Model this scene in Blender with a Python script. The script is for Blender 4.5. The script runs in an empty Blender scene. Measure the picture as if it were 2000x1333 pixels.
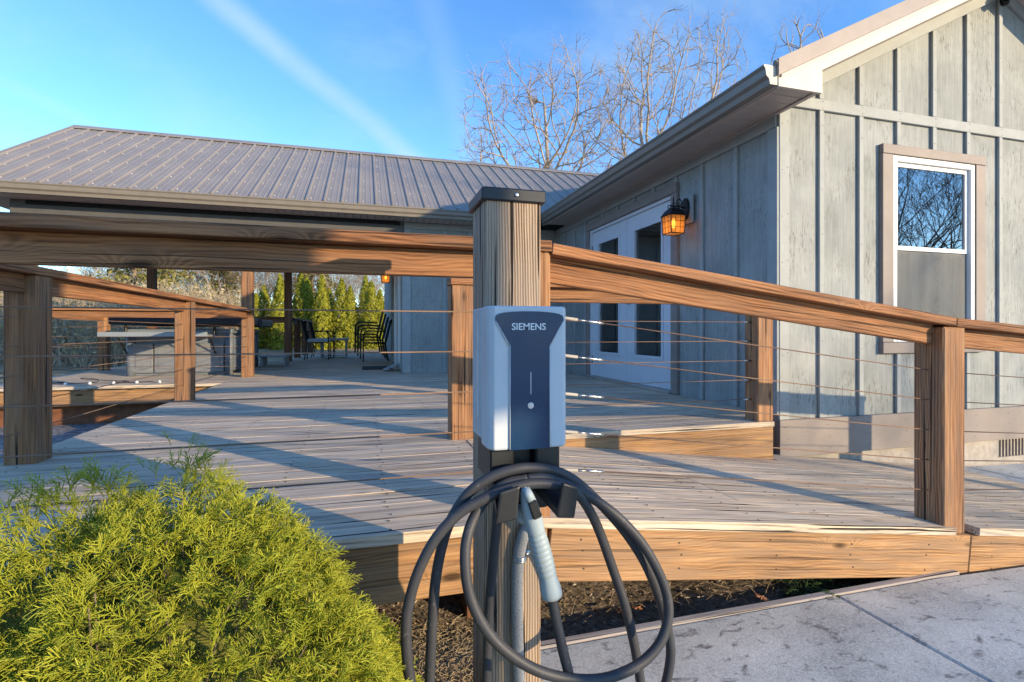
import bpy, bmesh, math, random
import numpy as np
from mathutils import Vector, Matrix

# ---------------------------------------------------------------- camera, sky, sun, exposure
SC = bpy.context.scene
COL = SC.collection
random.seed(7)
RNG = np.random.default_rng(11)
CAMZ, YAW, FOC, HORIZON = 0.63, math.radians(16), 1000.0, 648.0
cam_data = bpy.data.cameras.new('camera')
cam_data.sensor_width = 36.0
cam_data.lens = 18.0
cam_data.shift_y = (HORIZON - 666.5) / 2000.0
cam_data.clip_start = 0.02
cam_data.clip_end = 2000
cam = bpy.data.objects.new('camera', cam_data)
COL.objects.link(cam)
cam.location = (0, 0, CAMZ)
cam.rotation_euler = (math.pi / 2, 0, -YAW)
SC.camera = cam

SUN_EL, SUN_AZ = math.radians(12.0), math.radians(41.5)     # azimuth from -Y towards +X
SUNV = Vector((math.sin(SUN_AZ) * math.cos(SUN_EL), -math.cos(SUN_AZ) * math.cos(SUN_EL), math.sin(SUN_EL)))
sun_data = bpy.data.lights.new('sun', 'SUN')
sun_data.energy = 3.45
sun_data.angle = math.radians(0.5)
sun_data.color = (1.0, 0.775, 0.48)
sun = bpy.data.objects.new('sun', sun_data)
sun.rotation_euler = (-SUNV).to_track_quat('-Z', 'Y').to_euler()
sun.location = SUNV * 30
COL.objects.link(sun)

world = bpy.data.worlds.new('World')
SC.world = world
world.use_nodes = True
wn, wl = world.node_tree.nodes, world.node_tree.links
wn.clear()
w_out = wn.new('ShaderNodeOutputWorld')
w_bg = wn.new('ShaderNodeBackground')
w_bg.inputs['Strength'].default_value = 0.15
sky = wn.new('ShaderNodeTexSky')
sky.sky_type = 'NISHITA'
sky.sun_disc = False
sky.sun_elevation = SUN_EL
sky.sun_rotation = math.pi - SUN_AZ
sky.altitude = 300
sky.air_density = 1.0
sky.dust_density = 0.0
sky.ozone_density = 3.0
hs = wn.new('ShaderNodeHueSaturation')
hs.inputs['Hue'].default_value = 0.508
hs.inputs['Saturation'].default_value = 1.16
hs.inputs['Value'].default_value = 1.44
wl.new(sky.outputs[0], hs.inputs['Color'])
# thin cirrus and old contrails, laid out by sky direction
geo = wn.new('ShaderNodeTexCoord')


def wmath(op, a=None, b=None, c=None):
    n = wn.new('ShaderNodeMath')
    n.operation = op
    for i, v in enumerate((a, b, c)):
        if v is None:
            continue
        if isinstance(v, (int, float)):
            n.inputs[i].default_value = v
        else:
            wl.new(v, n.inputs[i])
    return n.outputs[0]


def wnoise(scale, detail, vec, rough=0.55):
    n = wn.new('ShaderNodeTexNoise')
    n.inputs['Scale'].default_value = scale
    n.inputs['Detail'].default_value = detail
    n.inputs['Roughness'].default_value = rough
    wl.new(vec, n.inputs['Vector'])
    return n.outputs[0]


def wsmooth(v, lo, hi):
    n = wn.new('ShaderNodeMapRange')
    n.interpolation_type = 'SMOOTHSTEP'
    n.inputs[1].default_value = lo
    n.inputs[2].default_value = hi
    wl.new(v, n.inputs[0])
    return n.outputs[0]


def pix_dir(u, v):
    a, b = (u - 1000) / FOC, (HORIZON - v) / FOC
    s, c = math.sin(YAW), math.cos(YAW)
    return Vector((a * c + s, c - a * s, b))


wdir = geo.outputs['Generated']
wob = wnoise(5.0, 4, wdir)
streak_noise = wnoise(9.0, 5, wdir)
cloud = None
for (p, q, width, gain) in ((pix_dir(430, 0), pix_dir(790, 300), 0.030, 0.50), (pix_dir(-150, 80), pix_dir(170, 235), 0.016, 0.22), (pix_dir(830, 0), pix_dir(880, 180), 0.045, 0.16)):
    nrm = p.cross(q).normalized()
    d = wn.new('ShaderNodeVectorMath')
    d.operation = 'DOT_PRODUCT'
    wl.new(wdir, d.inputs[0])
    d.inputs[1].default_value = nrm
    off = wmath('MULTIPLY_ADD', wob, 0.03, d.outputs['Value'])
    off = wmath('ADD', off, -0.015)
    band = wmath('SUBTRACT', 1.0, wsmooth(wmath('ABSOLUTE', off), 0.0, width))
    band = wmath('MULTIPLY', band, wmath('MULTIPLY_ADD', streak_noise, 1.1, 0.25))
    band = wmath('MULTIPLY', band, gain)
    cloud = band if cloud is None else wmath('MAXIMUM', cloud, band)
mp = wn.new('ShaderNodeMapping')
mp.inputs['Rotation'].default_value = (0.3, 0.5, 0.9)
mp.inputs['Scale'].default_value = (1.0, 3.0, 2.2)
wl.new(wdir, mp.inputs['Vector'])
cirrus = wmath('MULTIPLY', wsmooth(wnoise(1.7, 7, mp.outputs[0], 0.6), 0.47, 0.75), 0.30)
cloud = wmath('MAXIMUM', cloud, cirrus)
mixc = wn.new('ShaderNodeMix')
mixc.data_type = 'RGBA'
wl.new(cloud, mixc.inputs[0])
wl.new(hs.outputs[0], mixc.inputs[6])
mixc.inputs[7].default_value = (2.3, 3.0, 3.6, 1)
wl.new(mixc.outputs[2], w_bg.inputs['Color'])
wl.new(w_bg.outputs[0], w_out.inputs['Surface'])

SC.view_settings.view_transform = 'Standard'
SC.view_settings.look = 'None'
SC.view_settings.gamma = 1.0
SC.view_settings.exposure = 1.02
SC.view_settings.use_curve_mapping = False
SC.cycles.max_bounces = 5
SC.cycles.diffuse_bounces = 3
SC.cycles.glossy_bounces = 3
SC.cycles.transmission_bounces = 4
SC.cycles.adaptive_threshold = 0.02
SC.cycles.transparent_max_bounces = 8
SC.cycles.use_denoising = True

# ---------------------------------------------------------------- helpers


def ony(u, v, y):
    """Point of the plane Y = y that stands behind a measured spot of the photograph."""
    d = pix_dir(u, v)
    t = y / d.y
    return Vector((d.x * t, y, CAMZ + d.z * t))


def onz(u, v, z):
    d = pix_dir(u, v)
    t = (z - CAMZ) / d.z
    return Vector((d.x * t, d.y * t, z))


class MB:
    """Collects shapes into one mesh."""

    def __init__(self):
        self.v, self.f, self.fix = [], [], False

    def add(self, verts, faces):
        o = len(self.v)
        self.v += [tuple(p) for p in verts]
        self.f += [tuple(i + o for i in f) for f in faces]
        return self

    def box(self, x0, x1, y0, y1, z0, z1):
        return self.add([(x0, y0, z0), (x1, y0, z0), (x1, y1, z0), (x0, y1, z0), (x0, y0, z1), (x1, y0, z1), (x1, y1, z1), (x0, y1, z1)],
                        [(0, 3, 2, 1), (4, 5, 6, 7), (0, 1, 5, 4), (1, 2, 6, 5), (2, 3, 7, 6), (3, 0, 4, 7)])

    def prism(self, poly, axis, a, b):
        """poly in the two other axes (order xz for y, yz for x, xy for z), extruded from a to b"""
        n = len(poly)

        def mk(p, t):
            return {'y': (p[0], t, p[1]), 'x': (t, p[0], p[1]), 'z': (p[0], p[1], t)}[axis]
        vs = [mk(p, a) for p in poly] + [mk(p, b) for p in poly]
        fs = [tuple(range(n)), tuple(range(2 * n - 1, n - 1, -1))] + [(i, i + n, (i + 1) % n + n, (i + 1) % n) for i in range(n)]
        self.fix = True
        return self.add(vs, fs)

    def tube(self, pts, radii, sides=8, caps=True):
        pts = [Vector(p) for p in pts]
        n = len(pts)
        if not hasattr(radii, '__len__'):
            radii = [radii] * n
        t0 = (pts[1] - pts[0]).normalized()
        ref = Vector((0, 0, 1)) if abs(t0.z) < 0.9 else Vector((1, 0, 0))
        u = t0.cross(ref).normalized()
        vs, fs = [], []
        for i, p in enumerate(pts):
            t = (pts[min(i + 1, n - 1)] - pts[max(i - 1, 0)]).normalized()
            u = (u - t * u.dot(t)).normalized()
            w = t.cross(u)
            for k in range(sides):
                a = 2 * math.pi * k / sides
                vs.append(p + (u * math.cos(a) + w * math.sin(a)) * radii[i])
        for i in range(n - 1):
            for k in range(sides):
                k2 = (k + 1) % sides
                fs.append((i * sides + k, i * sides + k2, (i + 1) * sides + k2, (i + 1) * sides + k))
        if caps:
            fs.append(tuple(range(sides - 1, -1, -1)))
            fs.append(tuple((n - 1) * sides + k for k in range(sides)))
        return self.add(vs, fs)

    def mesh(self, name, smooth=False, bevel=0.0, seg=1):
        me = bpy.data.meshes.new(name)
        me.from_pydata(self.v, [], self.f)
        if bevel or self.fix:
            bm = bmesh.new()
            bm.from_mesh(me)
            if self.fix:
                bmesh.ops.recalc_face_normals(bm, faces=bm.faces)
            if bevel:
                bmesh.ops.bevel(bm, geom=list(bm.edges), offset=bevel, segments=seg, affect='EDGES', profile=0.6)
            bm.to_mesh(me)
            bm.free()
        if smooth:
            me.polygons.foreach_set('use_smooth', [True] * len(me.polygons))
        me.update()
        return me


def np_mesh(name, V, Fq, smooth=False, colors=None):
    """mesh from numpy arrays; Fq is (n,3) or (n,4)"""
    me = bpy.data.meshes.new(name)
    k = Fq.shape[1]
    me.vertices.add(len(V))
    me.vertices.foreach_set('co', np.ascontiguousarray(V, dtype=np.float32).ravel())
    me.loops.add(Fq.size)
    me.loops.foreach_set('vertex_index', np.ascontiguousarray(Fq, dtype=np.int32).ravel())
    me.polygons.add(len(Fq))
    me.polygons.foreach_set('loop_start', np.arange(0, Fq.size, k, dtype=np.int32))
    if smooth:
        me.polygons.foreach_set('use_smooth', np.ones(len(Fq), dtype=bool))
    if colors is not None:
        at = me.attributes.new('tip', 'FLOAT', 'POINT')
        at.data.foreach_set('value', np.ascontiguousarray(colors, dtype=np.float32))
    me.update(calc_edges=True)
    return me


WM = {}


def link(o, parent=None, M=None):
    COL.objects.link(o)
    M = M or Matrix.Identity(4)
    if parent is not None:
        o.parent = parent
        o.matrix_local = WM[parent.name].inverted() @ M
    else:
        o.matrix_local = M
    WM[o.name] = M
    return o


def part(name, me, mat, parent=None, M=None):
    o = bpy.data.objects.new(name, me)
    if mat is not None and len(me.materials) == 0:
        me.materials.append(MAT[mat])
    return link(o, parent, M)


def tag(o, label=None, cat=None, group=None, kind=None):
    if label:
        o['label'] = label
    if cat:
        o['category'] = cat
    if group:
        o['group'] = group
    if kind:
        o['kind'] = kind
    return o


def thing(name, loc, label, cat, group=None, kind=None):
    o = bpy.data.objects.new(name, None)
    o.empty_display_size = 0.1
    link(o, None, Matrix.Translation(loc))
    return tag(o, label, cat, group, kind)


def copy_tree(root, M, label=None):
    r = root.copy()
    COL.objects.link(r)
    r.matrix_local = M
    for ch in list(root.children):
        c = ch.copy()
        COL.objects.link(c)
        c.parent = r
        for g in list(ch.children):
            d = g.copy()
            COL.objects.link(d)
            d.parent = c
    if label:
        r['label'] = label
    return r


def axes(p0, p1, up):
    p0, p1 = Vector(p0), Vector(p1)
    x = (p1 - p0).normalized()
    z = Vector(up)
    z = (z - x * z.dot(x)).normalized()
    y = z.cross(x)
    M = Matrix((x, y, z)).transposed().to_4x4()
    M.translation = (p0 + p1) / 2
    return M, (p1 - p0).length


BEAMS = {}


def beam(name, p0, p1, w, h, mat, parent, up=(0, 0, 1), bev=0.003):
    """a board along p0-p1 (its centre line); w across, h along up; its own X is the grain"""
    M, L = axes(p0, p1, up)
    key = (round(L, 4), round(w, 4), round(h, 4), bev, mat)
    if key not in BEAMS:
        BEAMS[key] = MB().box(-L / 2, L / 2, -w / 2, w / 2, -h / 2, h / 2).mesh(name, bevel=bev)
    return part(name, BEAMS[key], mat, parent, M)


def board(name, x0, x1, y0, y1, z0, z1, mat, parent, bev=0.003):
    """axis-aligned board; the grain follows its longest side"""
    d = (x1 - x0, y1 - y0, z1 - z0)
    c = ((x0 + x1) / 2, (y0 + y1) / 2, (z0 + z1) / 2)
    k = d.index(max(d))
    if k == 0:
        return beam(name, (x0, c[1], c[2]), (x1, c[1], c[2]), d[1], d[2], mat, parent, (0, 0, 1), bev)
    if k == 1:
        return beam(name, (c[0], y0, c[2]), (c[0], y1, c[2]), d[0], d[2], mat, parent, (0, 0, 1), bev)
    return beam(name, (c[0], c[1], z0), (c[0], c[1], z1), d[0], d[1], mat, parent, (0, 1, 0), bev)


def spline(pts, n=8):
    """Catmull-Rom through pts"""
    P = [Vector(p) for p in pts]
    P = [P[0] * 2 - P[1]] + P + [P[-1] * 2 - P[-2]]
    out = []
    for i in range(1, len(P) - 2):
        for k in range(n):
            t = k / n
            a, b, c, d = P[i - 1], P[i], P[i + 1], P[i + 2]
            out.append(0.5 * ((2 * b) + (c - a) * t + (2 * a - 5 * b + 4 * c - d) * t * t + (3 * b - a - 3 * c + d) * t ** 3))
    out.append(P[-2])
    return out


# ---------------------------------------------------------------- materials
MAT = {}


class NT:
    def __init__(self, name):
        self.m = bpy.data.materials.new(name)
        self.m.use_nodes = True
        self.n, self.l = self.m.node_tree.nodes, self.m.node_tree.links
        self.b = self.n['Principled BSDF']
        self.o = self.n['Material Output']
        MAT[name] = self.m

    def node(self, t, **kw):
        n = self.n.new(t)
        for k, v in kw.items():
            setattr(n, k, v)
        return n

    def put(self, sock, v):
        if isinstance(v, bpy.types.NodeSocket):
            self.l.new(v, sock)
        else:
            sock.default_value = v

    def math(self, op, a, b=None, c=None, clamp=False):
        n = self.node('ShaderNodeMath', operation=op, use_clamp=clamp)
        for i, v in enumerate((a, b, c)):
            if v is not None:
                self.put(n.inputs[i], v)
        return n.outputs[0]

    def coord(self, scale=(1, 1, 1), rand=0.0, kind='Object', loc=(0, 0, 0)):
        tc = self.node('ShaderNodeTexCoord')
        v = tc.outputs[kind]
        if rand:
            oi = self.node('ShaderNodeObjectInfo')
            cx = self.node('ShaderNodeCombineXYZ')
            r = oi.outputs['Random']
            self.l.new(self.math('MULTIPLY', r, rand), cx.inputs[0])
            self.l.new(self.math('MULTIPLY', r, rand * 1.7), cx.inputs[1])
            self.l.new(self.math('MULTIPLY', r, rand * 0.6), cx.inputs[2])
            ad = self.node('ShaderNodeVectorMath', operation='ADD')
            self.l.new(v, ad.inputs[0])
            self.l.new(cx.outputs[0], ad.inputs[1])
            v = ad.outputs[0]
        mp_ = self.node('ShaderNodeMapping')
        mp_.inputs['Scale'].default_value = scale
        mp_.inputs['Location'].default_value = loc
        self.l.new(v, mp_.inputs[0])
        return mp_.outputs[0]

    def noise(self, vec, scale, detail=4, rough=0.55, dist=0.0):
        n = self.node('ShaderNodeTexNoise')
        n.inputs['Scale'].default_value = scale
        n.inputs['Detail'].default_value = detail
        n.inputs['Roughness'].default_value = rough
        n.inputs['Distortion'].default_value = dist
        self.l.new(vec, n.inputs['Vector'])
        return n.outputs[0]

    def ramp(self, fac, stops):
        r = self.node('ShaderNodeValToRGB')
        els = r.color_ramp.elements
        while len(els) < len(stops):
            els.new(0.5)
        for e, (p, c) in zip(els, stops):
            e.position = p
            e.color = (*c, 1) if len(c) == 3 else c
        self.l.new(fac, r.inputs[0])
        return r.outputs[0]

    def maprange(self, v, a, b, c=0.0, d=1.0):
        n = self.node('ShaderNodeMapRange')
        self.l.new(v, n.inputs[0])
        for i, q in enumerate((a, b, c, d)):
            n.inputs[i + 1].default_value = q
        return n.outputs[0]

    def mix(self, fac, a, b, mode='MIX'):
        n = self.node('ShaderNodeMix', data_type='RGBA', blend_type=mode)
        self.put(n.inputs[0], fac)
        for i, v in ((6, a), (7, b)):
            if isinstance(v, bpy.types.NodeSocket):
                self.l.new(v, n.inputs[i])
            else:
                n.inputs[i].default_value = (*v, 1)
        return n.outputs[2]

    def bump(self, h, strength=0.3, dist=0.01):
        n = self.node('ShaderNodeBump')
        n.inputs['Strength'].default_value = strength
        n.inputs['Distance'].default_value = dist
        self.l.new(h, n.inputs['Height'])
        self.l.new(n.outputs[0], self.b.inputs['Normal'])

    def done(self, color, rough=0.6, metal=0.0, spec=0.5):
        self.put(self.b.inputs['Base Color'], (*color, 1) if isinstance(color, tuple) else color)
        self.put(self.b.inputs['Roughness'], rough)
        self.b.inputs['Metallic'].default_value = metal
        self.b.inputs['Specular IOR Level'].default_value = spec
        return self.m


def plain(name, color, rough=0.6, metal=0.0, var=0.12, scale=9.0, bump=0.0, spec=0.4):
    t = NT(name)
    v = t.coord(rand=13.0)
    n = t.noise(v, scale, 5, 0.6)
    d = tuple(c * (1 - var) for c in color)
    l = tuple(min(1, c * (1 + var)) for c in color)
    col = t.ramp(n, [(0.3, d), (0.7, l)])
    if bump:
        t.bump(t.noise(v, scale * 14, 3), bump, 0.004)
    return t.done(col, rough, metal, spec)


def wood(name, dark, mid, light, ring=34.0, crack=0.5, knots=1.0, grey=None, grey_amt=0.0, bump=0.5, contrast=1.0, rough=0.75):
    """sawn timber: growth rings about the board's own length, checks, knots, weather-greyed streaks"""
    t = NT(name)
    v = t.coord((1, 1, 1), rand=37.0)
    # wandering grain
    ws = t.node('ShaderNodeVectorMath', operation='MULTIPLY')
    t.l.new(v, ws.inputs[0])
    ws.inputs[1].default_value = (0.9, 4.0, 4.0)
    low = t.node('ShaderNodeTexNoise')
    low.inputs['Scale'].default_value = 1.6
    low.inputs['Detail'].default_value = 2
    t.l.new(ws.outputs[0], low.inputs['Vector'])
    sub = t.node('ShaderNodeVectorMath', operation='MULTIPLY_ADD')
    t.l.new(low.outputs['Color'], sub.inputs[0])
    sub.inputs[1].default_value = (0.0, 0.030, 0.030)
    t.l.new(v, sub.inputs[2])
    # knots pull the rings round themselves
    kv = t.node('ShaderNodeVectorMath', operation='MULTIPLY')
    t.l.new(v, kv.inputs[0])
    kv.inputs[1].default_value = (2.1, 6.0, 6.0)
    vor = t.node('ShaderNodeTexVoronoi')
    vor.inputs['Scale'].default_value = 1.0
    t.l.new(kv.outputs[0], vor.inputs['Vector'])
    kd = vor.outputs['Distance']
    kn = t.maprange(kd, 0.0, 0.34, 1.0, 0.0)
    kn = t.math('POWER', t.math('MAXIMUM', kn, 0.0), 2.0)
    pull = t.node('ShaderNodeCombineXYZ')
    t.l.new(t.math('MULTIPLY', kn, 0.030 * knots), pull.inputs[1])
    t.l.new(t.math('MULTIPLY', kn, 0.030 * knots), pull.inputs[2])
    ad = t.node('ShaderNodeVectorMath', operation='ADD')
    t.l.new(sub.outputs[0], ad.inputs[0])
    t.l.new(pull.outputs[0], ad.inputs[1])
    wv = t.node('ShaderNodeTexWave', wave_type='RINGS', rings_direction='X')
    wv.inputs['Scale'].default_value = ring
    wv.inputs['Distortion'].default_value = 1.2
    wv.inputs['Detail'].default_value = 2
    wv.inputs['Detail Scale'].default_value = 0.4
    t.l.new(ad.outputs[0], wv.inputs['Vector'])
    rings = wv.outputs['Fac']
    fs = t.node('ShaderNodeVectorMath', operation='MULTIPLY')
    t.l.new(v, fs.inputs[0])
    fs.inputs[1].default_value = (1.3, 64.0, 64.0)
    fine = t.noise(fs.outputs[0], 1.6, 5, 0.65)
    bl = t.node('ShaderNodeVectorMath', operation='MULTIPLY')
    t.l.new(v, bl.inputs[0])
    bl.inputs[1].default_value = (1.5, 15.0, 15.0)
    blot = t.noise(bl.outputs[0], 1.3, 4, 0.6)
    f = t.math('ADD', t.math('MULTIPLY', rings, 0.30 * contrast), t.math('MULTIPLY', fine, 0.66))
    f = t.math('ADD', f, t.math('MULTIPLY', blot, 0.46))
    col = t.ramp(f, [(0.44, dark), (0.61, mid), (0.82, light)])
    # every board its own tone
    oi = t.node('ShaderNodeObjectInfo')
    tone = t.maprange(oi.outputs['Random'], 0, 1, 0.80, 1.16)
    tn = t.node('ShaderNodeCombineXYZ')
    for i in range(3):
        t.l.new(tone, tn.inputs[i])
    col = t.mix(1.0, col, tn.outputs[0], 'MULTIPLY')
    if grey:
        g = t.noise(bl.outputs[0], 2.2, 5, 0.62)
        g = t.maprange(g, 0.40, 0.62)
        col = t.mix(t.math('MULTIPLY', g, grey_amt, clamp=True), col, grey)
    # drying checks
    cs = t.node('ShaderNodeVectorMath', operation='MULTIPLY')
    t.l.new(v, cs.inputs[0])
    cs.inputs[1].default_value = (1.2, 70.0, 70.0)
    ck = t.noise(cs.outputs[0], 1.0, 3, 0.5, 0.4)
    ckm = t.math('MULTIPLY', t.maprange(ck, 0.625, 0.66), crack, clamp=True)
    col = t.mix(ckm, col, (0.018, 0.013, 0.010))
    knm = t.math('MULTIPLY', t.maprange(kd, 0.055, 0.11, 1.0, 0.0), 0.8 * knots, clamp=True)
    col = t.mix(knm, col, tuple(c * 0.35 for c in dark))
    h = t.math('SUBTRACT', t.math('ADD', t.math('MULTIPLY', fine, 0.8), t.math('MULTIPLY', rings, 0.35 * contrast)), t.math('MULTIPLY', ckm, 1.2))
    t.bump(h, bump, 0.0025)
    return t.done(col, rough, 0, 0.25)


wood('rail_wood', (0.075, 0.030, 0.012), (0.30, 0.128, 0.054), (0.49, 0.255, 0.115), ring=75, crack=0.8, knots=1.0, grey=(0.20, 0.115, 0.070), grey_amt=0.5, contrast=0.35, bump=0.8)
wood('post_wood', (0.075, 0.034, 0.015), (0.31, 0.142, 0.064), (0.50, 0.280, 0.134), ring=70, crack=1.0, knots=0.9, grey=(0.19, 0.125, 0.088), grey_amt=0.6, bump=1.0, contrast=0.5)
wood('charger_post_wood', (0.060, 0.034, 0.020), (0.215, 0.142, 0.090), (0.40, 0.300, 0.215), ring=48, crack=1.0, knots=0.7, grey=(0.25, 0.205, 0.165), grey_amt=0.55, bump=1.0, contrast=1.1)
wood('deck_wood', (0.10, 0.068, 0.045), (0.60, 0.460, 0.310), (0.82, 0.675, 0.49), ring=50, crack=1.0, knots=0.5, grey=(0.42, 0.385, 0.355), grey_amt=0.5, bump=1.0, contrast=0.5, rough=0.8)
wood('fascia_wood', (0.12, 0.058, 0.024), (0.38, 0.205, 0.090), (0.58, 0.355, 0.172), ring=80, crack=0.5, knots=1.1, grey=(0.28, 0.18, 0.11), grey_amt=0.65, bump=0.7, contrast=0.3)
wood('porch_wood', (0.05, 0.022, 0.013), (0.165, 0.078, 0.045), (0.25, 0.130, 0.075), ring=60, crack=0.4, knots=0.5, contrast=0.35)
wood('form_wood', (0.13, 0.10, 0.08), (0.36, 0.30, 0.25), (0.52, 0.46, 0.40), ring=50, crack=0.9, knots=0.2, grey=(0.36, 0.33, 0.32), grey_amt=0.7, contrast=0.4)

# painted siding: sage grey over rough plywood, mildew flecks along the grain
t = NT('siding_paint')
v = t.coord((1, 1, 1))
sv = t.node('ShaderNodeVectorMath', operation='MULTIPLY')
t.l.new(v, sv.inputs[0])
sv.inputs[1].default_value = (34, 34, 2.4)
st = t.noise(sv.outputs[0], 1.3, 6, 0.65)
blt = t.noise(v, 2.1, 5, 0.6)
col = t.ramp(t.math('ADD', t.math('MULTIPLY', st, 0.45), t.math('MULTIPLY', blt, 0.6)), [(0.33, (0.195, 0.212, 0.205)), (0.7, (0.375, 0.392, 0.38))])
s2 = t.node('ShaderNodeVectorMath', operation='MULTIPLY')
t.l.new(v, s2.inputs[0])
s2.inputs[1].default_value = (120, 120, 16)
fl = t.noise(s2.outputs[0], 1.0, 4, 0.6, 0.3)
patch = t.maprange(t.noise(v, 3.4, 4), 0.44, 0.62)
flm = t.math('MULTIPLY', t.math('MULTIPLY', t.maprange(fl, 0.54, 0.66), patch), 0.8, clamp=True)
col = t.mix(flm, col, (0.06, 0.06, 0.05))
s3 = t.node('ShaderNodeVectorMath', operation='MULTIPLY')
t.l.new(v, s3.inputs[0])
s3.inputs[1].default_value = (6, 6, 60)
t.bump(t.math('ADD', st, t.math('MULTIPLY', t.noise(s3.outputs[0], 1.2, 3), 0.35)), 0.35, 0.003)
t.done(col, 0.7, 0, 0.3)
plain('batten_paint', (0.315, 0.335, 0.33), 0.65, var=0.10, scale=6, bump=0.25)  # toned slightly darker to stand for shade on the batten sides
plain('trim_paint', (0.245, 0.205, 0.185), 0.6, var=0.10, scale=5, bump=0.2)
plain('foundation', (0.40, 0.355, 0.31), 0.9, var=0.2, scale=14, bump=0.8)
plain('white_vinyl', (0.74, 0.74, 0.73), 0.35, var=0.03)
plain('door_white', (0.62, 0.64, 0.68), 0.4, var=0.03)
plain('fascia_cream', (0.55, 0.50, 0.44), 0.5, var=0.06)
plain('soffit_tan', (0.50, 0.42, 0.37), 0.55, var=0.05)
plain('gutter_paint', (0.20, 0.175, 0.145), 0.35, var=0.08, spec=0.5)
plain('dark_gap', (0.012, 0.012, 0.013), 0.9)
plain('interior', (0.42, 0.37, 0.33), 0.9, var=0.06)
plain('black_plastic', (0.014, 0.015, 0.017), 0.42, var=0.15, spec=0.5)
plain('black_metal', (0.016, 0.015, 0.015), 0.5, 0.3)
plain('cap_black', (0.018, 0.020, 0.024), 0.45, var=0.1)
plain('rake_paint', (0.27, 0.225, 0.20), 0.45, var=0.08)
plain('beam_shade_tone', (0.085, 0.083, 0.085), 0.6, var=0.1)  # dark tone stands in for the eave's shade on the porch beams
plain('steel', (0.55, 0.54, 0.52), 0.32, 1.0, var=0.08)
plain('cable_steel', (0.20, 0.125, 0.085), 0.6, 0.2, var=0.4, scale=3)
plain('sleeve_white', (0.34, 0.32, 0.29), 0.8)
plain('brass_dark', (0.25, 0.22, 0.18), 0.35, 1.0)
plain('tub_grey', (0.17, 0.175, 0.185), 0.5, var=0.10, bump=0.1)
plain('tub_slate', (0.15, 0.175, 0.21), 0.5, var=0.1)
plain('tub_cover', (0.030, 0.034, 0.042), 0.55, var=0.2)
plain('tub_shelf', (0.22, 0.25, 0.28), 0.45, var=0.05)
plain('rust', (0.17, 0.07, 0.035), 0.85, var=0.3, bump=0.4)
plain('cushion', (0.44, 0.49, 0.54), 0.8)
plain('mat_dark', (0.03, 0.032, 0.04), 0.95, var=0.3, scale=40)
plain('bark_pale', (0.38, 0.305, 0.235), 0.85, var=0.25, scale=5, bump=0.3)
plain('bark_brown', (0.20, 0.150, 0.105), 0.9, var=0.3, scale=5, bump=0.4)
plain('brush_twig', (0.46, 0.37, 0.26), 0.9, var=0.35, scale=1.5)
plain('leaf_dry', (0.30, 0.125, 0.055), 0.7, var=0.3, scale=60)
plain('straw', (0.40, 0.31, 0.19), 0.8, var=0.3, scale=25)
plain('weed', (0.09, 0.17, 0.025), 0.6, var=0.3, scale=30)
plain('fern', (0.045, 0.095, 0.03), 0.6, var=0.3, scale=30)
plain('curtain', (0.64, 0.61, 0.58), 0.9, var=0.3, scale=40)
plain('silver_paint', (0.50, 0.54, 0.58), 0.42, 0.0, var=0.05, spec=0.5)
plain('grey_paint', (0.44, 0.48, 0.51), 0.45, var=0.05)
plain('connector_grey', (0.30, 0.365, 0.395), 0.5, var=0.06)
plain('logo_white', (0.72, 0.75, 0.78), 0.5, var=0.02)
plain('sticker', (0.55, 0.57, 0.58), 0.5)


def soft_leaf(name, c0, c1, c2, transl=0.25):
    t = NT(name)
    g = t.node('ShaderNodeNewGeometry')
    v = t.coord((1, 1, 1), rand=5)
    n = t.noise(v, 3.0, 3)
    f = t.math('ADD', t.math('MULTIPLY', g.outputs['Random Per Island'], 0.6), t.math('MULTIPLY', n, 0.4))
    col = t.ramp(f, [(0.15, c0), (0.5, c1), (0.85, c2)])
    t.done(col, 0.6, 0, 0.25)
    tr = t.node('ShaderNodeBsdfTranslucent')
    t.l.new(col, tr.inputs[0])
    mx = t.node('ShaderNodeMixShader')
    mx.inputs[0].default_value = transl
    t.l.new(t.b.outputs[0], mx.inputs[1])
    t.l.new(tr.outputs[0], mx.inputs[2])
    t.l.new(mx.outputs[0], t.o.inputs['Surface'])
    return t


soft_leaf('arborvitae_leaf', (0.13, 0.155, 0.014), (0.27, 0.28, 0.022), (0.42, 0.39, 0.035))
soft_leaf('pine_leaf', (0.10, 0.105, 0.018), (0.21, 0.20, 0.035), (0.33, 0.29, 0.07))
soft_leaf('brush_leaf', (0.22, 0.20, 0.07), (0.42, 0.34, 0.17), (0.58, 0.48, 0.29))

# golden thread cypress: green shoots with yellow tips
t = NT('cypress')
at = t.node('ShaderNodeAttribute', attribute_name='tip')
g = t.node('ShaderNodeNewGeometry')
f = t.math('ADD', t.math('MULTIPLY', at.outputs['Fac'], 0.62), t.math('MULTIPLY', g.outputs['Random Per Island'], 0.38))
col = t.ramp(f, [(0.05, (0.15, 0.17, 0.022)), (0.38, (0.37, 0.41, 0.035)), (0.72, (0.60, 0.60, 0.060)), (1.0, (0.76, 0.71, 0.15))])
big = t.noise(t.coord((1, 1, 1)), 4.5, 3)
col = t.mix(t.maprange(big, 0.42, 0.62, 0.0, 0.55), col, t.mix(0.5, col, (0.22, 0.30, 0.03)))
t.done(col, 0.5, 0, 0.3)
tr = t.node('ShaderNodeBsdfTranslucent')
t.l.new(col, tr.inputs[0])
mx = t.node('ShaderNodeMixShader')
mx.inputs[0].default_value = 0.30
t.l.new(t.b.outputs[0], mx.inputs[1])
t.l.new(tr.outputs[0], mx.inputs[2])
t.l.new(mx.outputs[0], t.o.inputs['Surface'])

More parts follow.
